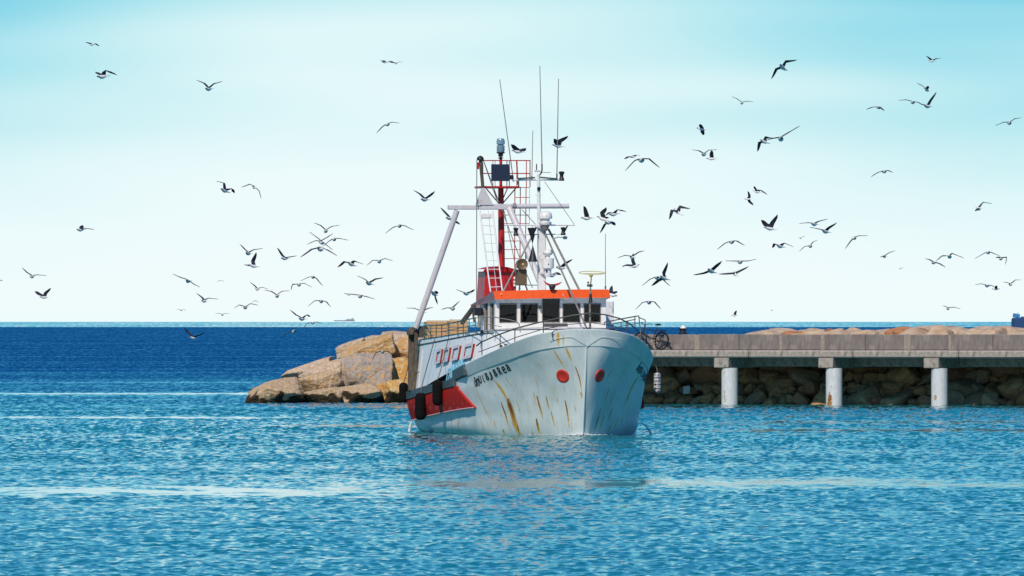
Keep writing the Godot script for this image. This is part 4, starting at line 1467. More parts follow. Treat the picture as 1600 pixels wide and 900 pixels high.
	put(g.mesh(), "funnel_cap", M.red, fun)
	for y in [434.5, 440.5, 445.5]:
		g = Geo.new()
		panel(g, 802.5, y - 1.9, 806.3, y + 1.9, -10.06, 0.03, 0.005)
		put(g.mesh(), "funnel_mark", M.white_paint, fun)

	# white main mast with its yards, radars and lanterns
	var zp := -5.5
	g = Geo.new()
	g.bar(bz(846.3, 456, zp), bz(846.3, 353, zp), 0.21, 0.2, Vector3.BACK, 0.02)
	put(g.mesh(), "main_mast", M.white_paint, boat)
	rod(boat, "topmast", M.white_paint, [bz(842.5, 356, zp), bz(841.3, 272, zp)], [0.055, 0.042], 12)
	boxes(boat, "mast_cap", M.lilac, [[bz(840.5, 267.5, zp), Vector3(0.17, 0.05, 0.12)]])
	rod(boat, "anemometer", M.rail_dark, [bz(838.5, 266, zp), bz(838.2, 256, zp)], 0.017, 6)
	rod(boat, "crosstree", M.white_paint, [bz(800, 281.3, zp), bz(881, 281.0, zp)], 0.022, 8)
	rod(boat, "crosstree_arm", M.rail_green, [bz(809, 279, zp + 0.04), bz(836, 277.5, zp + 0.04)], 0.022, 8)
	rod(boat, "crosstree_arm", M.rail_green, [bz(843, 277, zp + 0.04), bz(871, 279.5, zp + 0.04)], 0.022, 8)
	boxes(boat, "horn", M.black_paint, [[bz(798.5, 277, zp), Vector3(0.11, 0.13, 0.1)]], 0.02)
	rod(boat, "aerial_arm", M.rail_dark, [bz(842, 275, zp), bz(846, 270, zp), bz(847, 264, zp)], 0.022, 8)
	rod(boat, "aerial_arm", M.rail_dark, [bz(847, 269, zp), bz(860.5, 269.8, zp)], 0.009, 6)
	rod(boat, "aerial_arm", M.rail_dark, [bz(810, 278, zp), bz(810.5, 291, zp)], 0.018, 6)
	for e in [[802.5, 284, 780.7, 124, 0.013, -10.4], [831.0, 280, 832.5, 204, 0.011, zp], [847, 266, 843.5, 103, 0.013, zp], [870, 281, 872.7, 123, 0.013, zp], [946, 452, 946, 365, 0.010, -5.0]]:
		var w := rod(boat, "whip_aerial", M.aerial, [bz(e[0], e[1], e[5]), bz(e[2], e[3], e[5])], [e[4] * 1.25, e[4] * 0.8], 6)
		rod(w, "aerial_foot", M.rail_dark, [bz(e[0], e[1], e[5]), bz(lerpf(e[0], e[2], 0.06), lerpf(e[1], e[3], 0.06), e[5])], 0.022, 6)
	navlight(bz(877.5, 282, zp), 0.075, 0.26)
	navlight(bz(806, 368, zp + 0.1), 0.07, 0.22)
	navlight(bz(880, 367, zp + 0.1), 0.07, 0.22)
	boxes(boat, "mast_lamp", M.black_paint, [[bz(842, 295, zp + 0.06), Vector3(0.09, 0.10, 0.09)]], 0.02)
	rod(boat, "mast_step", M.white_paint, [bz(836.5, 304.5, zp), bz(846, 304.5, zp)], 0.014, 6)
	rod(boat, "yard", M.white_paint, [bz(788, 351.8, zp + 0.05), bz(898.5, 351.8, zp + 0.05)], 0.019, 8)
	rod(boat, "yard", M.white_paint, [bz(806, 366.5, zp + 0.08), bz(880, 366.0, zp + 0.08)], 0.016, 8)
	rod(boat, "stay_wire", M.wire, [bz(851, 284, zp), bz(898, 351.5, zp + 0.05)], 0.008, 6)
	rod(boat, "stay_wire", M.wire, [bz(816, 328, -9.0), bz(838, 352, zp)], 0.010, 6)
	rod(boat, "lamp_arm", M.rail_dark, [bz(880, 366, zp), bz(887, 352, zp)], 0.022, 6)
	rod(boat, "camera_arm", M.white_paint, [bz(865, 373, zp), bz(872, 370.5, zp), bz(880, 371, zp)], 0.014, 6)
	boxes(boat, "camera_head", M.foam, [[bz(883, 371.5, zp), Vector3(0.13, 0.09, 0.1)]], 0.03)
	# day shapes: a basket and two cones point to point
	turned(boat, "basket", M.black_paint, place(bz(831, 367, zp + 0.25)), [Vector2(0.06, -0.02), Vector2(0.09, 0.08), Vector2(0.13, 0.2), Vector2(0.0, 0.2)], 14)
	turned(boat, "day_cone", M.black_paint, place(bz(832, 381.5, zp + 0.25)), [Vector2(0.0, 0.0), Vector2(0.075, 0.26), Vector2(0.0, 0.27)], 14)
	turned(boat, "day_cone", M.black_paint, place(bz(832.5, 409, zp + 0.25)), [Vector2(0.0, -0.005), Vector2(0.135, 0.0), Vector2(0.0, 0.48)], 16)
	rod(boat, "cone_lanyard", M.rope, [bz(832, 352, zp + 0.25), bz(832.3, 423, zp + 0.25)], 0.007, 6)
	# radar scanners
	radome(bz(852, 352, zp + 0.3), 0.195, 0.34)
	radome2(bz(856, 433, zp + 0.3))
	# mast legs and forestay
	rod(boat, "mast_leg", M.steel, [bz(839, 354, zp + 0.05), bz(786.5, 455, -5.0)], 0.026, 8)
	rod(boat, "mast_leg", M.steel, [bz(857, 358, zp + 0.05), bz(905, 453, -5.0)], 0.032, 8)
	rod(boat, "forestay", M.steel, [bz(850, 360, zp + 0.05), bz(918, 516, 0.2)], 0.026, 8)
	# searchlight on the roof
	var sp := bz(815.5, 413, -5.2)
	var lamp := turned(boat, "searchlight", M.bronze, Transform3D(Basis(Vector3.RIGHT, PI / 2), sp), [Vector2(0.10, -0.16), Vector2(0.155, -0.10), Vector2(0.16, 0.05), Vector2(0.145, 0.075), Vector2(0.135, 0.06), Vector2(0.0, 0.055)], 20)
	turned(lamp, "lamp_boss", M.yellow, Transform3D(Basis(Vector3.RIGHT, PI / 2), sp + Vector3(0.02, 0.0, 0.06)), [Vector2(0.035, 0.0), Vector2(0.03, 0.02), Vector2(0.0, 0.025)], 10)
	g = Geo.new()
	panel(g, 807, 421, 823.5, 446, -5.25, 0.2, 0.02)
	put(g.mesh(), "searchlight_box", M.bronze, boat)
	rod(boat, "searchlight_leg", M.rail_dark, [bz(812, 446, -5.3), bz(811, 456, -5.3)], 0.022, 6)
	rod(boat, "searchlight_leg", M.rail_dark, [bz(821, 446, -5.3), bz(825, 456, -5.3)], 0.022, 6)
	rod(boat, "roof_rail", M.rail_dark, [bz(822, 445.5, -5.6), bz(842, 445.5, -5.6)], 0.013, 6)
	rod(boat, "lamp_finial", M.rail_dark, [bz(822, 405, -5.2), bz(821.5, 394, -5.2)], 0.016, 6)
	# bull's head trophy on the brow
	var bh := bz(862.5, 449, -3.9)
	var bull := turned(boat, "bull_head", M.black_paint, Transform3D(Basis(Vector3.RIGHT, 0.25), bh + Vector3(0, -0.09, 0)), [Vector2(0.04, 0.0), Vector2(0.075, 0.05), Vector2(0.095, 0.12), Vector2(0.07, 0.17), Vector2(0.0, 0.19)], 14)
	rod(bull, "horn", M.horn_red, [bz(859, 445.5, -3.88), bz(853, 442.5, -3.88), bz(849.5, 438.5, -3.88)], [0.035, 0.024, 0.006], 8)
	rod(bull, "horn", M.horn_red, [bz(866, 445.5, -3.88), bz(873, 443.5, -3.88), bz(878, 440.5, -3.88)], [0.035, 0.026, 0.006], 8)
	# bow staff with a yellow loop aerial
	var zb := 0.15
	rod(boat, "bow_staff", M.steel, [bz(922, 514, zb), bz(921.8, 470, zb), bz(923, 440, zb)], [0.030, 0.026, 0.018], 8)
	boxes(boat, "staff_heel", M.rail_dark, [[bz(919.5, 514, zb), Vector3(0.13, 0.09, 0.1)]], 0.02)
	turned(boat, "staff_lamp", M.black_paint, place(bz(922.8, 473, zb)), [Vector2(0.065, 0.0), Vector2(0.05, 0.06), Vector2(0.04, 0.16), Vector2(0.035, 0.24), Vector2(0.0, 0.26)], 12)
	boxes(boat, "staff_gear", M.rail_dark, [[bz(921.5, 446, zb), Vector3(0.15, 0.07, 0.08)], [bz(919, 441.5, zb), Vector3(0.05, 0.06, 0.05)]], 0.015)
	turned(boat, "aerial_stem", M.yellow, place(bz(923.6, 441, zb)), [Vector2(0.018, 0.0), Vector2(0.02, 0.13), Vector2(0.06, 0.19), Vector2(0.05, 0.21), Vector2(0.0, 0.21)], 10)
	var loop := []
	var mid := bz(924.8, 428, zb)
	for k in 25:
		var a := TAU * k / 24.0
		loop.append(mid + Vector3(cos(a) * 0.36, 0.03 + sin(a) * 0.045, sin(a) * -0.16))
	rod(boat, "loop_aerial", M.yellow, loop, 0.010, 6)
	rod(boat, "loop_aerial_bar", M.yellow, [mid + Vector3(-0.30, 0.01, 0.06), mid + Vector3(0.30, 0.02, 0.06)], 0.010, 6)


func navlight(q: Vector3, r: float, h: float):
	turned(boat, "lantern", M.black_paint, place(q), [Vector2(r, -0.01), Vector2(r, h * 0.22), Vector2(r * 0.72, h * 0.28), Vector2(r * 0.72, h * 0.66), Vector2(r * 1.05, h * 0.74), Vector2(r * 1.05, h * 0.95), Vector2(0.0, h)], 12)


func radome(q: Vector3, r: float, h: float):
	var o := turned(boat, "radar_dome", M.white_paint, place(q), [Vector2(r * 0.75, 0.0), Vector2(r * 0.9, 0.03), Vector2(r * 0.9, 0.09), Vector2(r * 0.62, 0.11), Vector2(r * 0.62, 0.17), Vector2(r * 0.98, 0.19), Vector2(r, 0.25), Vector2(r * 0.9, 0.34), Vector2(r * 0.5, 0.39), Vector2(0.0, 0.40)], 20)
	turned(o, "radar_foot", M.steel, place(q), [Vector2(0.05, -0.16), Vector2(0.09, -0.10), Vector2(0.12, 0.0), Vector2(0.0, 0.002)], 12)
	rod(o, "radar_bracket", M.lilac, [q + Vector3(-0.22, -0.03, -0.25), q + Vector3(0, -0.09, 0)], 0.04, 8)


func radome2(q: Vector3):
	var o := turned(boat, "satellite_dome", M.white_paint, place(q), [Vector2(0.08, 0.0), Vector2(0.10, 0.06), Vector2(0.10, 0.22), Vector2(0.17, 0.25), Vector2(0.175, 0.52), Vector2(0.06, 0.54), Vector2(0.06, 0.60), Vector2(0.125, 0.63), Vector2(0.14, 0.69), Vector2(0.11, 0.755), Vector2(0.0, 0.78)], 18)
	rod(o, "dome_bracket", M.lilac, [q + Vector3(-0.18, 0.1, -0.25), q + Vector3(0, 0.1, 0)], 0.045, 8)
	boxes(o, "dome_knob", M.black_paint, [[q + Vector3(-0.02, 0.36, 0.17), Vector3(0.035, 0.035, 0.03)], [q + Vector3(-0.06, 0.17, 0.11), Vector3(0.05, 0.05, 0.04)]], 0.01)

func build_trawler():
	M.hawse_red = mat(lin(0.55, 0.03, 0.018), 0.45)
	M.hawse_dark = M.hawse_red
	M.horn_red = mat(lin(0.50, 0.02, 0.02), 0.4)
	boat = thing("fishing_trawler", Vector3((STEM_PX - 800.0) * STEM_D / LENS, 0, -STEM_D), "white fishing trawler with rust streaked pale blue hull and orange roof brow", "fishing boat")
	boat.rotation.y = deg_to_rad(YAW)
	build_hull()
	build_house()
	build_wheelhouse()
	build_rails()
	build_rig()
	build_gear()
	build_name()
	build_foam()


func build_gear():
	# fenders hung over the side
	fender(bx(683.5, 593.5, -2.78), 0.72, 0.145, [bx(701, 527, -2.33), bx(693, 560, -2.50), bx(688, 580, -2.66)], "black sausage fender hanging over the red belting below the third window")
	fender(bx(657, 613.5, -2.74), 0.77, 0.155, [bx(679, 530, -2.35), bx(668, 570, -2.50), bx(660, 600, -2.64)], "black sausage fender hanging by the stern over the red belting")
	fender(bz(630.5, 597.5, -12.0), 0.58, 0.13, [bz(640, 560, -11.8), bz(635, 585, -11.9)], "black sausage fender hanging outside the brown stern post")
	var p := fender(bz(1027, 582, -4.3), 0.58, 0.10, [bz(1025, 572, -4.4), bz(1027, 578, -4.3)], "white fender with black spots on the far side of the bow")
	p.get_node("body").material_override = spotted()
	# crates of tan wood stacked on the shelter deck
	for e in [[664.5, 502, 700, 530, -10.6], [700.5, 500.5, 729, 528, -9.2]]:
		var a := bz(e[0], e[1], e[4])
		var b := bz(e[2], e[3], e[4])
		var o := Node3D.new()
		var world := boat.transform * Vector3((a.x + b.x) * 0.5, b.y, e[4])
		o = thing("fish_crate", world, "tall tan wooden fish crate behind the green rail by the stern" if e[0] < 690 else "tan wooden fish crate next to the wheelhouse prop", "crate", "fish crates on the shelter deck")
		o.rotation.y = boat.rotation.y
		var w := absf(b.x - a.x)
		var h := absf(a.y - b.y)
		for k in 5:
			boxes(o, "plank", M.crate, [[Vector3(0, h * (k + 0.5) / 5.0, 0), Vector3(w - 0.01 * (k % 3), h / 5.0 - 0.012, 0.5)]], 0.012)
		boxes(o, "lid_board", M.crate, [[Vector3(0.02, h + 0.012, 0), Vector3(w * 0.8, 0.022, 0.46)]], 0.006)
	# cooling water running out of the side
	jet([bz(1001, 660, -4.6), bz(1006, 663, -4.5), bz(1012, 669, -4.4), bz(1017, 677, -4.3), bz(1020, 684, -4.2)], 0.035, "thin white jet of cooling water from the port side")
	jet([bz(644, 658, -11.9), bz(641.5, 664, -11.95), bz(640, 672, -12.0), bz(638.5, 684, -12.05)], 0.055, "white splash of water draining under the stern")


func build_foam():
	# the little wave the stem pushes: broken white water along the bows
	var o := thing("bow_foam", boat.transform * Vector3(0, 0.0, -0.5), "thin line of white foam where the bow meets the water", "foam")
	o.rotation.y = boat.rotation.y
	var rr := RandomNumberGenerator.new()
	rr.seed = 31
	var g := Geo.new()
	for k in 260:
		var u := absf(rr.randfn()) * 1.1
		var q := plating(minf(u, 3.6), 1.0)
		if rr.randf() < 0.5: q = mirror(q)
		q += Vector3(signf(q.x) * rr.randf() * 0.10, 0.01 + rr.randf() * 0.06 / (1.0 + u), rr.randf() * 0.14) - Vector3(0, 0, -0.5)
		var s := rr.randf_range(0.010, 0.032)
		g.lathe(place(q), [Vector2(0, -s * 0.4), Vector2(s, 0), Vector2(0, s * 0.45)], 6)
	tag(put(g.mesh(), "froth", M.spray, o), "", "", "", "stuff")


func spotted() -> StandardMaterial3D:
	var n := noise(0.09, 88, 2)
	var img := Image.create(128, 128, false, Image.FORMAT_RGB8)
	for y in 128:
		for x in 128: img.set_pixel(x, y, Color(0.05, 0.05, 0.07) if n.get_noise_2d(x, y) > 0.12 else Color(0.80, 0.79, 0.82))
	var m := mat(Color.WHITE, 0.6)
	m.albedo_texture = ImageTexture.create_from_image(img)
	m.uv1_triplanar = true
	m.uv1_scale = Vector3.ONE * 1.6
	return m


# top is where the rope meets the fender, in the boat's axes
func fender(top: Vector3, tall: float, r: float, rope: Array, label: String) -> Node3D:
	var o := thing("fender", boat.transform * (top + Vector3(0, -tall, 0)), label, "fender", "fenders of the trawler")
	o.rotation.y = boat.rotation.y
	var prof := [Vector2(0.0, 0.0), Vector2(r * 0.45, 0.012)]
	for k in 7: prof.append(Vector2(r * (0.55 + 0.45 * sin(k / 6.0 * PI * 0.5)), 0.02 + r * 0.9 * (1.0 - cos(k / 6.0 * PI * 0.5))))
	var shoulder := prof.duplicate()
	shoulder.reverse()
	for q in shoulder: prof.append(Vector2(q.x, tall - q.y))
	turned(o, "body", M.rubber, place(Vector3.ZERO), prof, 18)
	for k in 4:
		var y := tall * (0.24 + 0.17 * k)
		turned(o, "rib", M.rubber, place(Vector3(0, y, 0)), [Vector2(r * 0.98, -0.012), Vector2(r * 1.04, 0.0), Vector2(r * 0.98, 0.012)], 18)
	var pts := []
	for q in rope: pts.append(o.transform.affine_inverse() * (boat.transform * q))
	pts.append(Vector3(0, tall - 0.01, 0))
	rod(o, "rope", M.rope, pts, 0.013, 6)
	return o


func jet(pts: Array, r: float, label: String):
	var o := thing("water_jet", boat.transform * pts[-1], label, "water")
	var inv := o.transform.affine_inverse() * boat.transform
	var q := []
	var rad := []
	for k in pts.size():
		q.append(inv * pts[k])
		rad.append(r * (0.35 + 0.65 * k / (pts.size() - 1.0)))
	rod(o, "stream", M.spray, q, rad, 8)
	var rr := RandomNumberGenerator.new()
	rr.seed = 3
	var g := Geo.new()
	for k in 40:
		var c: Vector3 = q[rr.randi() % q.size()].lerp(q[-1], rr.randf()) + Vector3(rr.randfn() * 0.06, rr.randfn() * 0.05, rr.randfn() * 0.06)
		g.lathe(place(c), [Vector2(0, -0.014), Vector2(0.012, 0), Vector2(0, 0.014)], 6)
	tag(put(g.mesh(), "droplets", M.spray, o), "", "", "", "stuff")

# rust weeps on the plating: texture u, v at the head and at the foot, half width, strength, dark head
const STREAKS := [
	[0.092, 0.224, 0.0822, 0.368, 5.0, 0.6, 0],
	[0.0626, 0.216, 0.0577, 0.32, 9.0, 0.6, 0],
	[0.0503, 0.36, 0.0209, 0.544, 6.0, 1.0, 1],
	[0.0307, 0.52, 0.0209, 0.56, 5.0, 0.9, 1],
	[0.1508, 0.52, 0.141, 0.68, 4.8, 0.8, 1],
	[0.1312, 0.528, 0.1251, 0.624, 4.0, 0.7, 1],
	[0.1214, 0.632, 0.1128, 0.744, 4.0, 0.6, 1],
	[0.0859, 0.568, 0.0724, 0.744, 6.0, 0.9, 1],
	[0.0564, 0.6, 0.0479, 0.656, 3.5, 0.5, 1],
	[0.1067, 0.544, 0.1042, 0.584, 3.0, 0.5, 1],
	[0.1544, 0.68, 0.1495, 0.8, 5.6, 1.0, 1],
	[0.2071, 0.512, 0.1912, 0.808, 10.4, 1.0, 1],
	[0.2182, 0.528, 0.2059, 0.76, 3.3, 0.9, 1],
	[0.2255, 0.336, 0.2059, 0.536, 5.0, 0.8, 0],
	[0.2904, 0.2, 0.2316, 0.744, 5.0, 0.33, 0],
	[0.2892, 0.64, 0.2843, 0.76, 2.0, 0.6, 1],
	[0.2635, 0.656, 0.2573, 0.76, 2.0, 0.6, 1],
	[0.3762, 0.576, 0.386, 0.816, 3.3, 0.75, 0],
	[0.3541, 0.616, 0.3603, 0.816, 3.9, 0.8, 0],
	[0.3945, 0.632, 0.4031, 0.792, 2.0, 0.6, 1],
	[0.2329, 0.664, 0.2292, 0.752, 2.0, 0.5, 1],
	[0.2182, 0.752, 0.2182, 0.8, 2.8, 0.8, 1],
	[0.1924, 0.72, 0.1912, 0.808, 4.0, 0.9, 1],
	[0.1655, 0.768, 0.1655, 0.8, 3.2, 0.7, 1],
	[0.4717, 0.744, 0.495, 0.824, 2.0, 0.4, 0],
	[0.424, 0.768, 0.4386, 0.824, 2.0, 0.4, 0],
	[0.005, 0.232, 0.0074, 0.408, 6.0, 0.5, 0],
	[0.0074, 0.408, 0.0111, 0.52, 4.0, 0.3, 0],
	[0.6175, 0.352, 0.6039, 0.432, 4.0, 0.35, 0],
	[0.6221, 0.488, 0.6138, 0.584, 4.5, 0.6, 1],
	[0.6393, 0.528, 0.6372, 0.576, 3.6, 0.7, 1],
	[0.6627, 0.512, 0.6591, 0.552, 3.2, 0.4, 0],
	[0.7117, 0.32, 0.6893, 0.584, 7.2, 0.75, 0],
	[0.5456, 0.576, 0.5237, 0.696, 5.0, 0.6, 1],
	[0.6039, 0.616, 0.6018, 0.672, 4.5, 0.7, 1],
	[0.6013, 0.664, 0.5883, 0.776, 8.0, 1.0, 1],
	[0.6237, 0.664, 0.6107, 0.768, 4.8, 0.75, 1],
	[0.6487, 0.608, 0.6414, 0.704, 4.8, 0.8, 1],
	[0.6961, 0.656, 0.6924, 0.72, 3.2, 0.6, 1],
	[0.656, 0.728, 0.6508, 0.784, 4.0, 0.75, 1],
	[0.7127, 0.576, 0.7065, 0.704, 3.2, 0.3, 0],
	[0.6758, 0.656, 0.6716, 0.76, 3.2, 0.35, 0],
	[0.078, 0.03, 0.078, 0.185, 9.0, 0.6, 0],
	[0.066, 0.06, 0.067, 0.19, 7.0, 0.35, 0],
]
const HAWSES := [[1.38, 2.92, false], [1.19, 2.92, true]]


# the name on both bows
func build_name():
	var word := "\u00f6nU(8J8Rea"
	for port in [false, true]:
		for k in word.length():
			var t := k / 9.0
			if port: t = 1.0 - t
			var u := lerpf(4.32, 3.10, t)
			var v := lerpf(3.46, 3.72, t)
			var q := plating(u, v)
			var du := plating(u - 0.1, v) - plating(u + 0.1, v)
			var dv := plating(u, v + 0.05) - plating(u, v - 0.05)
			if port:
				q = mirror(q)
				du = -mirror(du)
				dv = mirror(dv)
			var x := du.normalized()
			var n := x.cross(dv).normalized()
			var y := n.cross(x)
			# letters stand upright while the line of writing climbs with the sheer
			letter(word[k], Transform3D(Basis(x, y, n), q + n * 0.004), 0.215 if k != 0 else 0.27, 0.14 if k != 3 else 0.08, M.letter_black)


func build_bicycle():
	var base := Vector3(498.0 * 409.0 / LENS, 0, -409.0)
	var q := Transform3D(Basis(Vector3.UP, -deg_to_rad(25.0)), base)
	var o := thing("bicycle", q * Vector3(-7.62, 2.052, -0.48), "black bicycle parked on the quay against the parapet wall", "bicycle")
	o.rotation = Vector3(0.0, -deg_to_rad(40.0), 0.0)
	o.rotate_object_local(Vector3.RIGHT, -0.10)
	# x runs back from the head to the rear wheel
	var r := 0.34
	var front := Vector3(-0.52, r, 0)
	var rear := Vector3(0.53, r, 0)
	var crank := Vector3(0.08, 0.30, 0)
	var head := Vector3(-0.34, 0.80, 0)
	var headlow := Vector3(-0.38, 0.66, 0)
	var seat := Vector3(0.25, 0.80, 0)
	for c in [front, rear]:
		var w := Geo.new()
		ring(w, c, r - 0.018, 0.019, 36)
		var wheel := put(w.mesh(), "wheel", M.rubber, o)
		w = Geo.new()
		ring(w, c, r - 0.045, 0.011, 36)
		put(w.mesh(), "rim", M.black_paint, wheel)
		w = Geo.new()
		for k in 18:
			var a := TAU * k / 18.0
			w.pipe([c + Vector3(0, 0, 0.02 if k % 2 else -0.02), c + Vector3(cos(a), sin(a), 0) * (r - 0.045)], 0.0022, 4)
		put(w.mesh(), "spokes", M.wire, wheel)
		rod(wheel, "hub", M.black_paint, [c + Vector3(0, 0, -0.05), c + Vector3(0, 0, 0.05)], 0.024, 8)
	var f := Geo.new()
	f.pipe([headlow, crank], 0.019, 8)
	f.pipe([head, seat.lerp(crank, 0.16)], 0.017, 8)
	f.pipe([seat + Vector3(0.015, 0.06, 0), crank], 0.018, 8)
	for s in [-0.045, 0.045]:
		f.pipe([crank + Vector3(0, 0, s), rear + Vector3(0, 0, s)], 0.010, 6)
		f.pipe([seat.lerp(crank, 0.16), rear + Vector3(0, 0, s)], 0.009, 6)
	f.pipe([head + Vector3(0.01, 0.05, 0), headlow], 0.022, 8)
	put(f.mesh(), "frame", M.black_paint, o)
	f = Geo.new()
	for s in [-0.05, 0.05]: f.pipe([headlow, headlow + Vector3(-0.03, -0.10, s), front + Vector3(0, 0, s)], 0.011, 6)
	put(f.mesh(), "fork", M.black_paint, o)
	rod(o, "handlebar", M.black_paint, [head + Vector3(0.16, 0.20, -0.29), head + Vector3(0.02, 0.22, -0.24), head + Vector3(-0.05, 0.17, -0.08), head + Vector3(-0.05, 0.17, 0.08), head + Vector3(0.02, 0.22, 0.24), head + Vector3(0.16, 0.20, 0.29)], 0.014, 8)
	rod(o, "stem", M.black_paint, [head, head + Vector3(-0.01, 0.16, 0), head + Vector3(-0.05, 0.17, 0)], 0.015, 8)
	rod(o, "seat_post", M.steel, [seat + Vector3(0.01, 0.02, 0), seat + Vector3(0.035, 0.15, 0)], 0.014, 8)
	var sd := Geo.new()
	sd.sheet([[seat + Vector3(-0.10, 0.165, -0.02), seat + Vector3(-0.10, 0.185, 0), seat + Vector3(-0.10, 0.165, 0.02)], [seat + Vector3(0.02, 0.15, -0.045), seat + Vector3(0.02, 0.19, 0), seat + Vector3(0.02, 0.15, 0.045)],
		[seat + Vector3(0.12, 0.15, -0.10), seat + Vector3(0.12, 0.205, 0), seat + Vector3(0.12, 0.15, 0.10)], [seat + Vector3(0.17, 0.155, -0.08), seat + Vector3(0.17, 0.195, 0), seat + Vector3(0.17, 0.155, 0.08)]], seat)
	sd.box(place(seat + Vector3(0.06, 0.150, 0)), Vector3(0.2, 0.03, 0.09), 0.012)
	put(sd.mesh(), "saddle", M.rubber, o)
	boxes(o, "luggage_rack", M.black_paint, [[rear + Vector3(-0.02, 0.40, 0), Vector3(0.40, 0.025, 0.13)]], 0.01)
	for s in [-0.06, 0.06]: rod(o, "rack_strut", M.black_paint, [rear + Vector3(0, 0, s), rear + Vector3(0.08, 0.39, s)], 0.007, 6)
	var mg := []
	for k in 12:
		var a := lerpf(0.1, 2.7, k / 11.0)
		mg.append(rear + Vector3(cos(a), sin(a), 0) * (r + 0.022))
	rod(o, "mudguard", M.black_paint, mg, 0.013, 6)
	turned(o, "chainring", M.steel, Transform3D(Basis(Vector3.RIGHT, PI / 2), crank + Vector3(0, 0, 0.05)), [Vector2(0.085, -0.004), Vector2(0.09, 0.0), Vector2(0.085, 0.004), Vector2(0.0, 0.005)], 18)
	for s in [-1.0, 1.0]:
		var pd := crank + Vector3(0.05 * s, -0.16 * s, 0.08 * s)
		rod(o, "crank_arm", M.steel, [crank + Vector3(0, 0, 0.07 * s), pd], 0.010, 6)
		boxes(o, "pedal", M.rubber, [[pd + Vector3(0, 0, 0.05 * s), Vector3(0.09, 0.022, 0.08)]], 0.005)
	rod(o, "kickstand", M.steel, [crank + Vector3(0.1, 0, -0.05), Vector3(0.24, 0.01, -0.16)], 0.009, 6)


func ring(g: Geo, c: Vector3, r: float, t: float, n: int):
	var pts := []
	for k in n + 1:
		var a := TAU * k / n
		pts.append(c + Vector3(cos(a), sin(a), 0) * r)
	g.pipe(pts, t, 8)

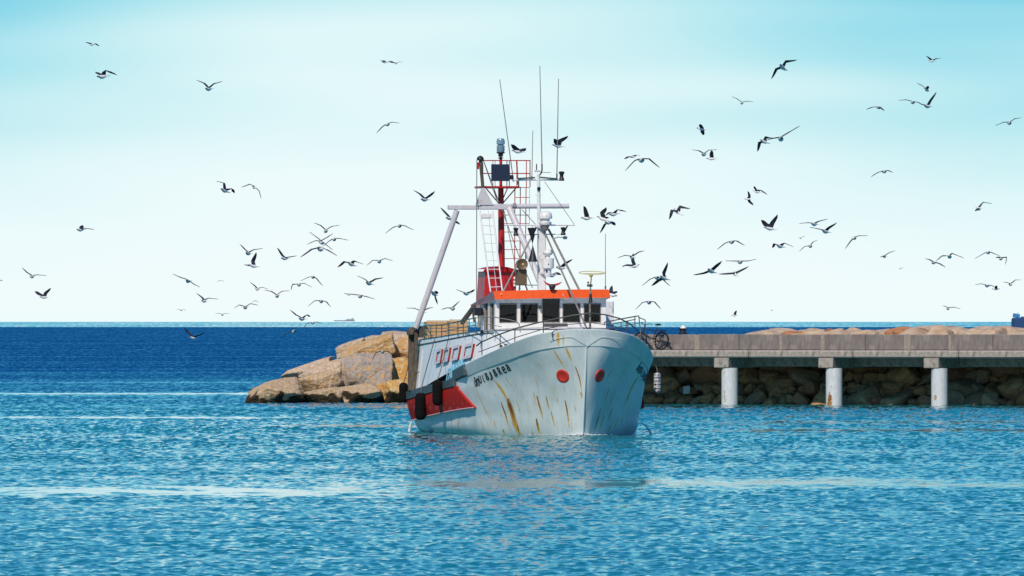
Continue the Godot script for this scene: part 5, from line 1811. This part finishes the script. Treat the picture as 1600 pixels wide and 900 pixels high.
const GULLS := [
	[144, 70, 138, 67, 133, 66, 149, 68.5, 155.5, 72.5, -3, 1],
	[160, 119.5, 154, 115, 148, 112, 165, 110, 182.5, 117.5, -7, 1],
	[326, 139, 319, 130, 306.5, 125, 334, 131, 348, 127, -4, 0.5],
	[351, 298, 350, 286, 337.5, 283, 361.5, 295, 366, 302, -5, -2],
	[397.5, 292.5, 390, 288, 377, 292.5, 405, 298.5, 408, 311, -2, -1],
	[388, 396, 382, 389, 374, 381, 396, 390.5, 411, 388, -3, 0],
	[396, 415.6, 386, 414.5, 381, 414, 395, 408, 400, 394, -7, -1],
	[445, 404, 441, 399, 432.5, 387, 453, 401.5, 464, 399.5, -5, 0],
	[294, 439, 281, 433, 269.5, 428, 303, 444, 312.5, 449, -2, 0],
	[344.5, 438, 342, 438.9, 339.5, 441, 347.2, 438.3, 350, 440, -1, 0],
	[319, 470, 315, 464, 306.5, 458, 326.5, 466, 341.5, 467.5, -4, 0],
	[402, 452, 397.5, 446, 390, 440.5, 410, 449, 419.5, 452, -3, 0],
	[433, 462.5, 423.5, 455, 413, 453.5, 440.5, 455, 453, 454.5, -2, 1],
	[467, 445, 457, 444.5, 454.5, 454, 475, 442.5, 487.5, 449, 2, 1],
	[489, 433, 481, 433.5, 469, 439.5, 495, 435.5, 504.5, 447, 2, 0],
	[383.5, 480.5, 374, 476.5, 365.5, 481.5, 391.5, 474.5, 404, 477, -2, 1],
	[399, 469.7, 396, 470.9, 393, 473.5, 401.8, 470.7, 404.5, 473, 1, 0],
	[347.5, 492, 342, 489.5, 336, 490, 351.5, 489.7, 359.5, 490.3, -1, 0.5],
	[283, 485, 279, 483, 275, 484.5, 287.5, 483.5, 291, 485.5, 1, 0],
	[472, 498.5, 462.5, 492, 452.5, 484, 479, 492.5, 485, 495, -4, 0],
	[488.5, 505, 479, 506, 474, 512.5, 495.5, 503, 503, 506, 2, 0],
	[301.5, 528, 295, 521, 287.5, 512.5, 308.5, 524.5, 320, 520, -5, 0],
	[458, 518, 447, 522, 437, 528, 460.2, 518.2, 462.5, 519.5, 3, -1],
	[-6, 438, -11, 435.8, -16, 436, -1, 437.3, 4, 439, -3, 0],
	[126, 359, 127, 355, 128, 351.5, 134.5, 356.7, 148, 359, -5, 0.5],
	[50, 432, 42, 425.5, 34, 418, 59, 429.5, 73, 430.5, -3, 0.5],
	[69, 464.5, 61, 459.5, 54, 455.5, 71, 458, 79, 449.5, -6, 0],
	[509, 361, 501.5, 352.5, 490, 348, 518, 354, 531, 351.7, -2, 1],
	[501, 378, 493, 376, 479.5, 382, 511, 371, 521, 364.5, 2, 1],
	[503, 379, 495, 371, 483, 362, 510, 383, 520, 391, 2, 1],
	[522, 374, 515, 376, 503, 386, 530, 372.5, 545, 375.5, 2, 0.5],
	[501, 388.7, 486.5, 390, 469, 402, 512.5, 391, 527, 400, -4, -0.5],
	[549, 413, 538, 409, 527, 417.5, 554, 408, 568, 413, -5, -2],
	[592.5, 408.7, 582.5, 406.7, 573, 415, 601.7, 404, 614, 407.7, 2, 0],
	[576.7, 443, 568, 435, 557.5, 431, 586.7, 436, 599, 433.7, -4, -1],
	[562.5, 463, 550, 460, 537, 458.7, 574, 464, 586, 467.5, 2, 0],
	[545, 461.7, 542.5, 459.8, 540, 459, 547.2, 460.3, 549.5, 460, 1, 0],
	[624, 353, 613, 356, 602, 365, 632.5, 353, 646.7, 359.7, 2, 0],
	[501.7, 471, 491.7, 470, 481, 479, 510, 471.7, 516.7, 479.5, 2, 0],
	[678, 459, 680.8, 466.8, 683.5, 476, 681.2, 456.7, 684.5, 456, -3, -2],
	[660, 488, 647.3, 481.7, 634.6, 481.5, 668.5, 482, 677, 480, -3, 0],
	[707, 482.5, 698, 481.1, 689, 484, 710, 478, 719, 470, 3, 0.5],
	[729, 459, 722, 456, 712, 452, 735.5, 456, 742, 452, -4, 0],
	[597.5, 550, 588, 550.5, 581, 563, 607, 549.5, 617.6, 558, 2, 0],
	[602, 97, 598, 94.8, 594, 94.5, 608.8, 96.1, 615.5, 98.5, -6, 0],
	[618.5, 99, 614, 96.9, 609.5, 97, 624, 96.7, 629.6, 97, 2, 0],
	[605, 194.5, 597.5, 198, 588, 208.5, 612.5, 191, 624.5, 192.3, 3, 0],
	[663.5, 312, 656, 303, 645.5, 297, 671, 306, 679.4, 298.5, -5, 0],
	[702.5, 341, 696, 332.5, 687.5, 324, 711, 346, 719, 351, -5, 0],
	[809, 236.7, 804.5, 231.5, 798, 226, 815, 235, 821.4, 231, -8, -1],
	[872, 228, 869, 223, 865, 217, 875, 220, 887.5, 212, -8, -1],
	[917, 341, 915.5, 333, 911.5, 322, 920.5, 340.2, 924, 341, -8, 0],
	[942.5, 342, 940.7, 333, 947, 324, 946.2, 339.6, 950, 339, -9, -3],
	[958.7, 335, 952, 332, 946, 336.7, 965, 327.7, 978.7, 331, -6, 1],
	[950.7, 348, 945, 350.7, 937, 364, 956.7, 348, 961.7, 352.4, -5, 0],
	[1059, 331, 1050, 329, 1045, 342.7, 1062.7, 323, 1078.4, 325.7, -5, -4],
	[988, 402, 976.7, 399, 964.7, 403, 998, 394, 1007, 391.6, -3, 0],
	[992, 416, 978.7, 414, 973, 417, 988.7, 406.7, 990, 396, 6, -2],
	[1038, 434.7, 1027.5, 439, 1017.5, 446.7, 1037, 426.7, 1043, 410, -6, -2],
	[1026, 433.7, 1015, 436.7, 1003, 447, 1036, 437, 1047, 447, 2, 0],
	[1014, 472.5, 1004, 472.5, 993, 484, 1023, 472, 1033, 483, 2, 0],
	[1143, 378, 1133, 380, 1120, 390.5, 1151.7, 376.7, 1164, 383.7, 3, 0],
	[1111.7, 423.7, 1100, 426.7, 1083, 429.5, 1118, 416.7, 1128, 407.5, -5, -2],
	[1156, 409.5, 1145, 408, 1133, 407.5, 1168, 408, 1182, 405, 3, 0],
	[1149, 428, 1138, 427.5, 1122.5, 428, 1156.7, 423, 1169.7, 416, -2, -3],
	[1147.5, 493, 1148.8, 488.7, 1150, 485, 1149.8, 492, 1152, 492, -5, 0],
	[1206, 485, 1205, 484.3, 1204, 484, 1207, 484.5, 1208, 484.5, 1, 0],
	[1169, 311, 1171, 306.7, 1168, 298.7, 1171, 315, 1177, 321, -5, 0],
	[1182.7, 299.6, 1180, 295, 1177.7, 290.7, 1188, 297, 1199, 304.5, -5, -1],
	[1203, 357, 1196, 351, 1188.6, 344, 1206.7, 348.5, 1214.7, 335, -8, -1],
	[1272.5, 350.6, 1262.7, 348, 1248.5, 349.4, 1278.7, 346, 1294, 342, -4, 0],
	[1290, 361.8, 1279.6, 358, 1264.5, 355, 1295.6, 355.6, 1307.7, 347.6, -5, -1],
	[1251, 372.5, 1248.5, 371.4, 1246, 371.5, 1254.5, 369.7, 1258, 368.6, -1, 0],
	[1219, 385, 1210, 381, 1206.7, 387.6, 1226, 380, 1240.5, 386, -5, -1],
	[1266, 385, 1257.4, 385, 1248.5, 393, 1270.7, 377.8, 1277.8, 375, 2, 0],
	[1334.7, 372, 1328.5, 377.8, 1320.5, 389.4, 1341.9, 368.4, 1357, 368.2, 2, 0.5],
	[1223, 105.5, 1213, 108, 1205, 123, 1228, 96, 1245.5, 93.3, -4, -3],
	[1159, 161, 1151, 154.1, 1143, 151, 1167.8, 158.1, 1176.7, 159.5, 1, 0],
	[1096.7, 201.5, 1094.8, 197.3, 1093, 194, 1097.6, 206, 1098.5, 211, -8, -1],
	[1100, 241.5, 1092, 235.5, 1081, 234, 1108, 234.5, 1121, 234, -3, 1],
	[1112, 247.8, 1111.5, 241, 1111, 235, 1114.5, 246.8, 1117, 247, -8, 0],
	[1194.5, 221.5, 1186.7, 223, 1183, 236.7, 1196.7, 214.5, 1211, 216, -6, -2],
	[1220, 216.7, 1209, 216, 1198, 218.5, 1231, 207.8, 1250, 196.7, 1, 0],
	[988, 245, 981.3, 245.1, 974.6, 248.4, 994, 242.4, 1000, 242.7, -5, 0],
	[1002, 250, 992, 250.6, 977, 267, 1014.4, 248.4, 1031, 262, 3, 0],
	[1456, 95.5, 1451.5, 90.4, 1447, 87.4, 1463.2, 91.5, 1470.5, 91, -4, 0],
	[1448, 140.5, 1440, 133.3, 1432, 130, 1449.2, 137.2, 1450.5, 134.5, 3, 2],
	[1426, 160, 1415, 155.9, 1404, 157, 1434.8, 160.2, 1443.5, 164.5, 3, 0],
	[1449.5, 166, 1442, 163.5, 1436, 160.5, 1454, 157, 1463, 143.5, -5, 0],
	[1373, 168, 1363, 167.5, 1353, 171.4, 1377.5, 169.7, 1382, 173.5, 4, 0],
	[1577, 192.4, 1568, 191, 1555, 196.5, 1586, 185.4, 1595.8, 184, 2, 0],
	[1381.4, 268, 1371.5, 269.5, 1360.4, 277, 1388, 266.5, 1396, 269.4, 3, 0],
	[1529, 325.8, 1526.2, 327.4, 1523.5, 330.3, 1536.4, 316, 1550, 318.3, -3, 0],
	[1382, 400.8, 1378.5, 400.6, 1375, 402, 1390.8, 394.1, 1399.5, 391.7, -2, 0],
	[1407, 420, 1405.5, 419.9, 1404, 420.5, 1410, 418.5, 1413, 418.5, -1, 0],
	[1459, 410.5, 1452, 405.6, 1445, 404, 1468.2, 412, 1477.5, 418, -3, 1],
	[1483.7, 400.8, 1471.7, 400, 1462.5, 408, 1487.5, 396, 1506.7, 403.7, 2, 1],
	[1543.7, 394.5, 1537.5, 396, 1523, 404.5, 1550, 395, 1563, 400, 2, 0],
	[1564, 404, 1560, 402, 1556, 402, 1573, 402, 1571, 413.7, -2, 2],
	[1542.5, 446.7, 1532.8, 443.5, 1523, 445, 1549, 446, 1556, 449, -3, 0],
	[1556, 451.7, 1556, 448.9, 1556, 446, 1559.2, 450.9, 1562.5, 451.7, -6, 0],
	[1579, 444.5, 1573, 441.3, 1567, 441, 1586.7, 437.5, 1596, 437.5, -2, 0],
	[1481, 482, 1476.8, 478.7, 1472.5, 477.5, 1491, 480.1, 1501, 483, 1, 0],
	[956.7, 460.7, 954.7, 454.7, 957, 446, 960.9, 456.9, 965, 455, 6, 2],
	[877, 418.8, 884, 411, 894, 404.8, 872.5, 416.8, 868, 417, -7, 0],
	[863, 430.4, 869, 426.5, 877, 430, 860.5, 428.6, 858, 428, -5, 1],
]


# ---------------------------------------------------------------- gulls
# Each line above is one gull: body, left elbow and tip, right elbow and tip, and where its bill points.

func build_gulls():
	M.gull = mat(Color.WHITE, 0.75, 0.0, 0.3)
	M.gull.vertex_color_use_as_albedo = true
	var r := RandomNumberGenerator.new()
	r.seed = 19
	for k in GULLS.size():
		var e: Array = GULLS[k]
		var b := Vector2(e[0], e[1])
		var reach := 0.0
		for s in [2, 6]:
			var el := Vector2(e[s], e[s + 1])
			reach = maxf(reach, b.distance_to(el) + el.distance_to(Vector2(e[s + 2], e[s + 3])))
		reach = maxf(reach, Vector2(e[10], e[11]).length() * 2.4)
		# a gull's wing is about 46 cm long, which tells how far away the bird is
		var d := clampf(LENS * 0.46 / maxf(reach, 6.0), 225.0, 1150.0) * r.randf_range(0.97, 1.03)
		var near_boat: bool = e[0] > 620 and e[0] < 970 and e[1] > 200 and e[1] < 500
		if near_boat: d = clampf(d, 286.0, 330.0) if e[0] > 700 else 318.0
		gull(e, d, r, k)


func gull(e: Array, d: float, r: RandomNumberGenerator, k: int):
	var here := at(e[0], e[1], d)
	var m := d / LENS                   # metres to a pixel out there
	var flat := func(j: int) -> Vector3: return Vector3((e[j] - e[0]) * m, -(e[j + 1] - e[1]) * m, 0.0)
	# heading
	var h := Vector3(e[10] * m, -e[11] * m, 0.0)
	if h.length() > 0.17: h = h.normalized() * 0.17
	var away := -1.0 if r.randf() < 0.4 else 1.0
	var axis := Vector3(h.x, h.y, away * sqrt(maxf(0.17 * 0.17 - h.length_squared(), 0.0))).normalized()
	var side_on := absf(axis.x) > 0.75
	var g := Geo.new()
	g.coloured = true
	# body: tail to bill
	var up := (Vector3.UP - axis * axis.y).normalized()
	var right := axis.cross(up)
	var prof := [[-0.185, 0.004, 0.0], [-0.13, 0.022, 0.0], [-0.06, 0.046, -0.006], [0.01, 0.056, -0.010], [0.07, 0.050, -0.004], [0.115, 0.034, 0.008], [0.145, 0.031, 0.016], [0.168, 0.026, 0.016], [0.185, 0.011, 0.011], [0.215, 0.004, 0.006]]
	var white := Color(0.80, 0.78, 0.80)
	var shaded_slate := Color(0.032, 0.036, 0.055)  # wing colour darkened to carry their shading against the bright sky
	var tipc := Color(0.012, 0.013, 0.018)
	var grid := []
	var k0 := g.v.size()
	for q in prof:
		var line := []
		for j in 9:
			var a := TAU * j / 8.0
			line.append(axis * q[0] + up * (q[2] + cos(a) * q[1] * 0.92) + right * sin(a) * q[1])
		grid.append(line)
	g.tint = white
	for i in prof.size():
		for j in 9:
			var a := TAU * j / 8.0
			g.tint = white if i < 6 else (Color(0.40, 0.40, 0.42) if i < 8 else Color(0.10, 0.03, 0.015))
			g.p(grid[i][j], (up * cos(a) + right * sin(a)).normalized())
	for i in prof.size() - 1:
		for j in 8:
			var a := k0 + i * 9 + j
			g.tri(a, a + 1, a + 10)
			g.tri(a, a + 10, a + 9)
	# tail fan
	g.tint = white
	slab(g, [axis * -0.11 + right * 0.020, axis * -0.235 + right * 0.052, axis * -0.235 - right * 0.052, axis * -0.11 - right * 0.020], up, 0.005)
	# wings
	for s in [0, 1]:
		var j: int = 2 + s * 4
		var el: Vector3 = flat.call(j)
		var tip: Vector3 = flat.call(j + 2)
		var sgn: float = (1.0 if s == 0 else -1.0)
		var back: float = signf(-axis.z) if not side_on else sgn
		el.z = back * sqrt(maxf(0.19 * 0.19 - el.length_squared(), 0.0)) * (0.55 if not side_on else 0.9)
		var hand := tip - Vector3(el.x, el.y, 0.0)
		hand.z = back * sqrt(maxf(0.25 * 0.25 - hand.length_squared(), 0.0)) * (0.7 if not side_on else 0.6)
		tip = el + hand
		var sh := up * 0.028 + axis * 0.03
		var pts := [sh, sh.lerp(el, 0.55), el, el.lerp(tip, 0.4), el.lerp(tip, 0.75), tip]
		var chord := [0.15, 0.15, 0.145, 0.125, 0.08, 0.012]
		var lead := [0.045, 0.055, 0.070, 0.050, 0.020, 0.0]
		var tone := [shaded_slate, shaded_slate, shaded_slate, shaded_slate.lerp(tipc, 0.4), tipc, tipc]
		var upper := []
		var lower := []
		for q in pts.size():
			var dir: Vector3 = (pts[mini(q + 1, 5)] - pts[maxi(q - 1, 0)]).normalized()
			var ch := axis - dir * axis.dot(dir) * 0.75
			ch = ch.normalized()
			var nor := ch.cross(dir).normalized()
			if nor.dot(up) < 0.0: nor = -nor
			var le: Vector3 = pts[q] + ch * lead[q]
			var te: Vector3 = le - ch * chord[q]
			var th := 0.015 if q < 3 else (0.010 if q < 5 else 0.004)
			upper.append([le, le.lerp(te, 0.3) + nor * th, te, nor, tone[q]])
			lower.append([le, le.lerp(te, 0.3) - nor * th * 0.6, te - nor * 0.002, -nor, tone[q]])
		for sheet in [upper, lower]:
			var base := g.v.size()
			for q in sheet:
				g.tint = q[4]
				for z in 3: g.p(q[z], q[3])
			for q in 5:
				for z in 2:
					var a := base + q * 3 + z
					g.tri(a, a + 1, a + 4)
					g.tri(a, a + 4, a + 3)
	var o := put(g.mesh(), "gull", M.gull)
	o.position = here
	tag(o, gull_label(e), "gull", "gulls circling the trawler")


func slab(g: Geo, pts: Array, nor: Vector3, th: float):
	g.face(pts.map(func(q): return q + nor * th), nor)
	g.face(pts.map(func(q): return q - nor * th), -nor)
	for k in pts.size():
		var a: Vector3 = pts[k]
		var b: Vector3 = pts[(k + 1) % pts.size()]
		g.facet([a - nor * th, b - nor * th, b + nor * th, a + nor * th], (pts[0] + pts[2]) * 0.5)


func gull_label(e: Array) -> String:
	var l: float = e[1] - e[5]          # how far the tips stand above the body
	var r: float = e[1] - e[9]
	var pose := "wings level"
	if l > 4.0 and r > 4.0: pose = "wings raised in a V"
	elif l < -4.0 and r < -4.0: pose = "wings bowed down"
	elif l > 4.0 and r < -4.0 or l < -4.0 and r > 4.0: pose = "one wing up, one down"
	elif maxf(l, r) > 4.0: pose = "one wing raised"
	elif minf(l, r) < -4.0: pose = "one wing drooping"
	var x: float = e[0]
	var y: float = e[1]
	var spot := ""
	if y < 250 and x > 780 and x < 840: spot = "beside the slanting whip aerial"
	elif y < 250 and x > 840 and x < 900: spot = "by the lantern aerial"
	elif x > 640 and x < 750 and y > 300: spot = "beside the gantry leg"
	elif x > 840 and x < 900 and y > 390: spot = "behind the white mast"
	elif x > 950 and x < 970 and y > 440: spot = "at the orange roof corner"
	elif y > 540: spot = "in front of the jetty boulders"
	elif y > 510: spot = "low over the blue sea"
	elif x > 905 and x < 985 and y > 300 and y < 370: spot = "off the end of the gantry pipe"
	elif x < 385: spot = "low off the jetty tip" if y > 400 else "high off the jetty tip"
	elif x < 640: spot = "above the jetty boulders" if y > 340 else "high above the jetty boulders"
	elif x < 1060: spot = "above the bicycle on the quay"
	else: spot = "above the quay columns" if y > 330 else "high above the quay columns"
	var bill := "bill to the trawler" if (e[10] > 0.0) == (x < 860.0) else "bill away from the trawler"
	if absf(e[10]) < 3.0: bill = "seen end on"
	var size := "tiny gull" if absf(e[4] - e[8]) < 16.0 and absf(e[10]) < 4.5 else "gull"
	return "%s, %s, %s, %s" % [size, pose, bill, spot]
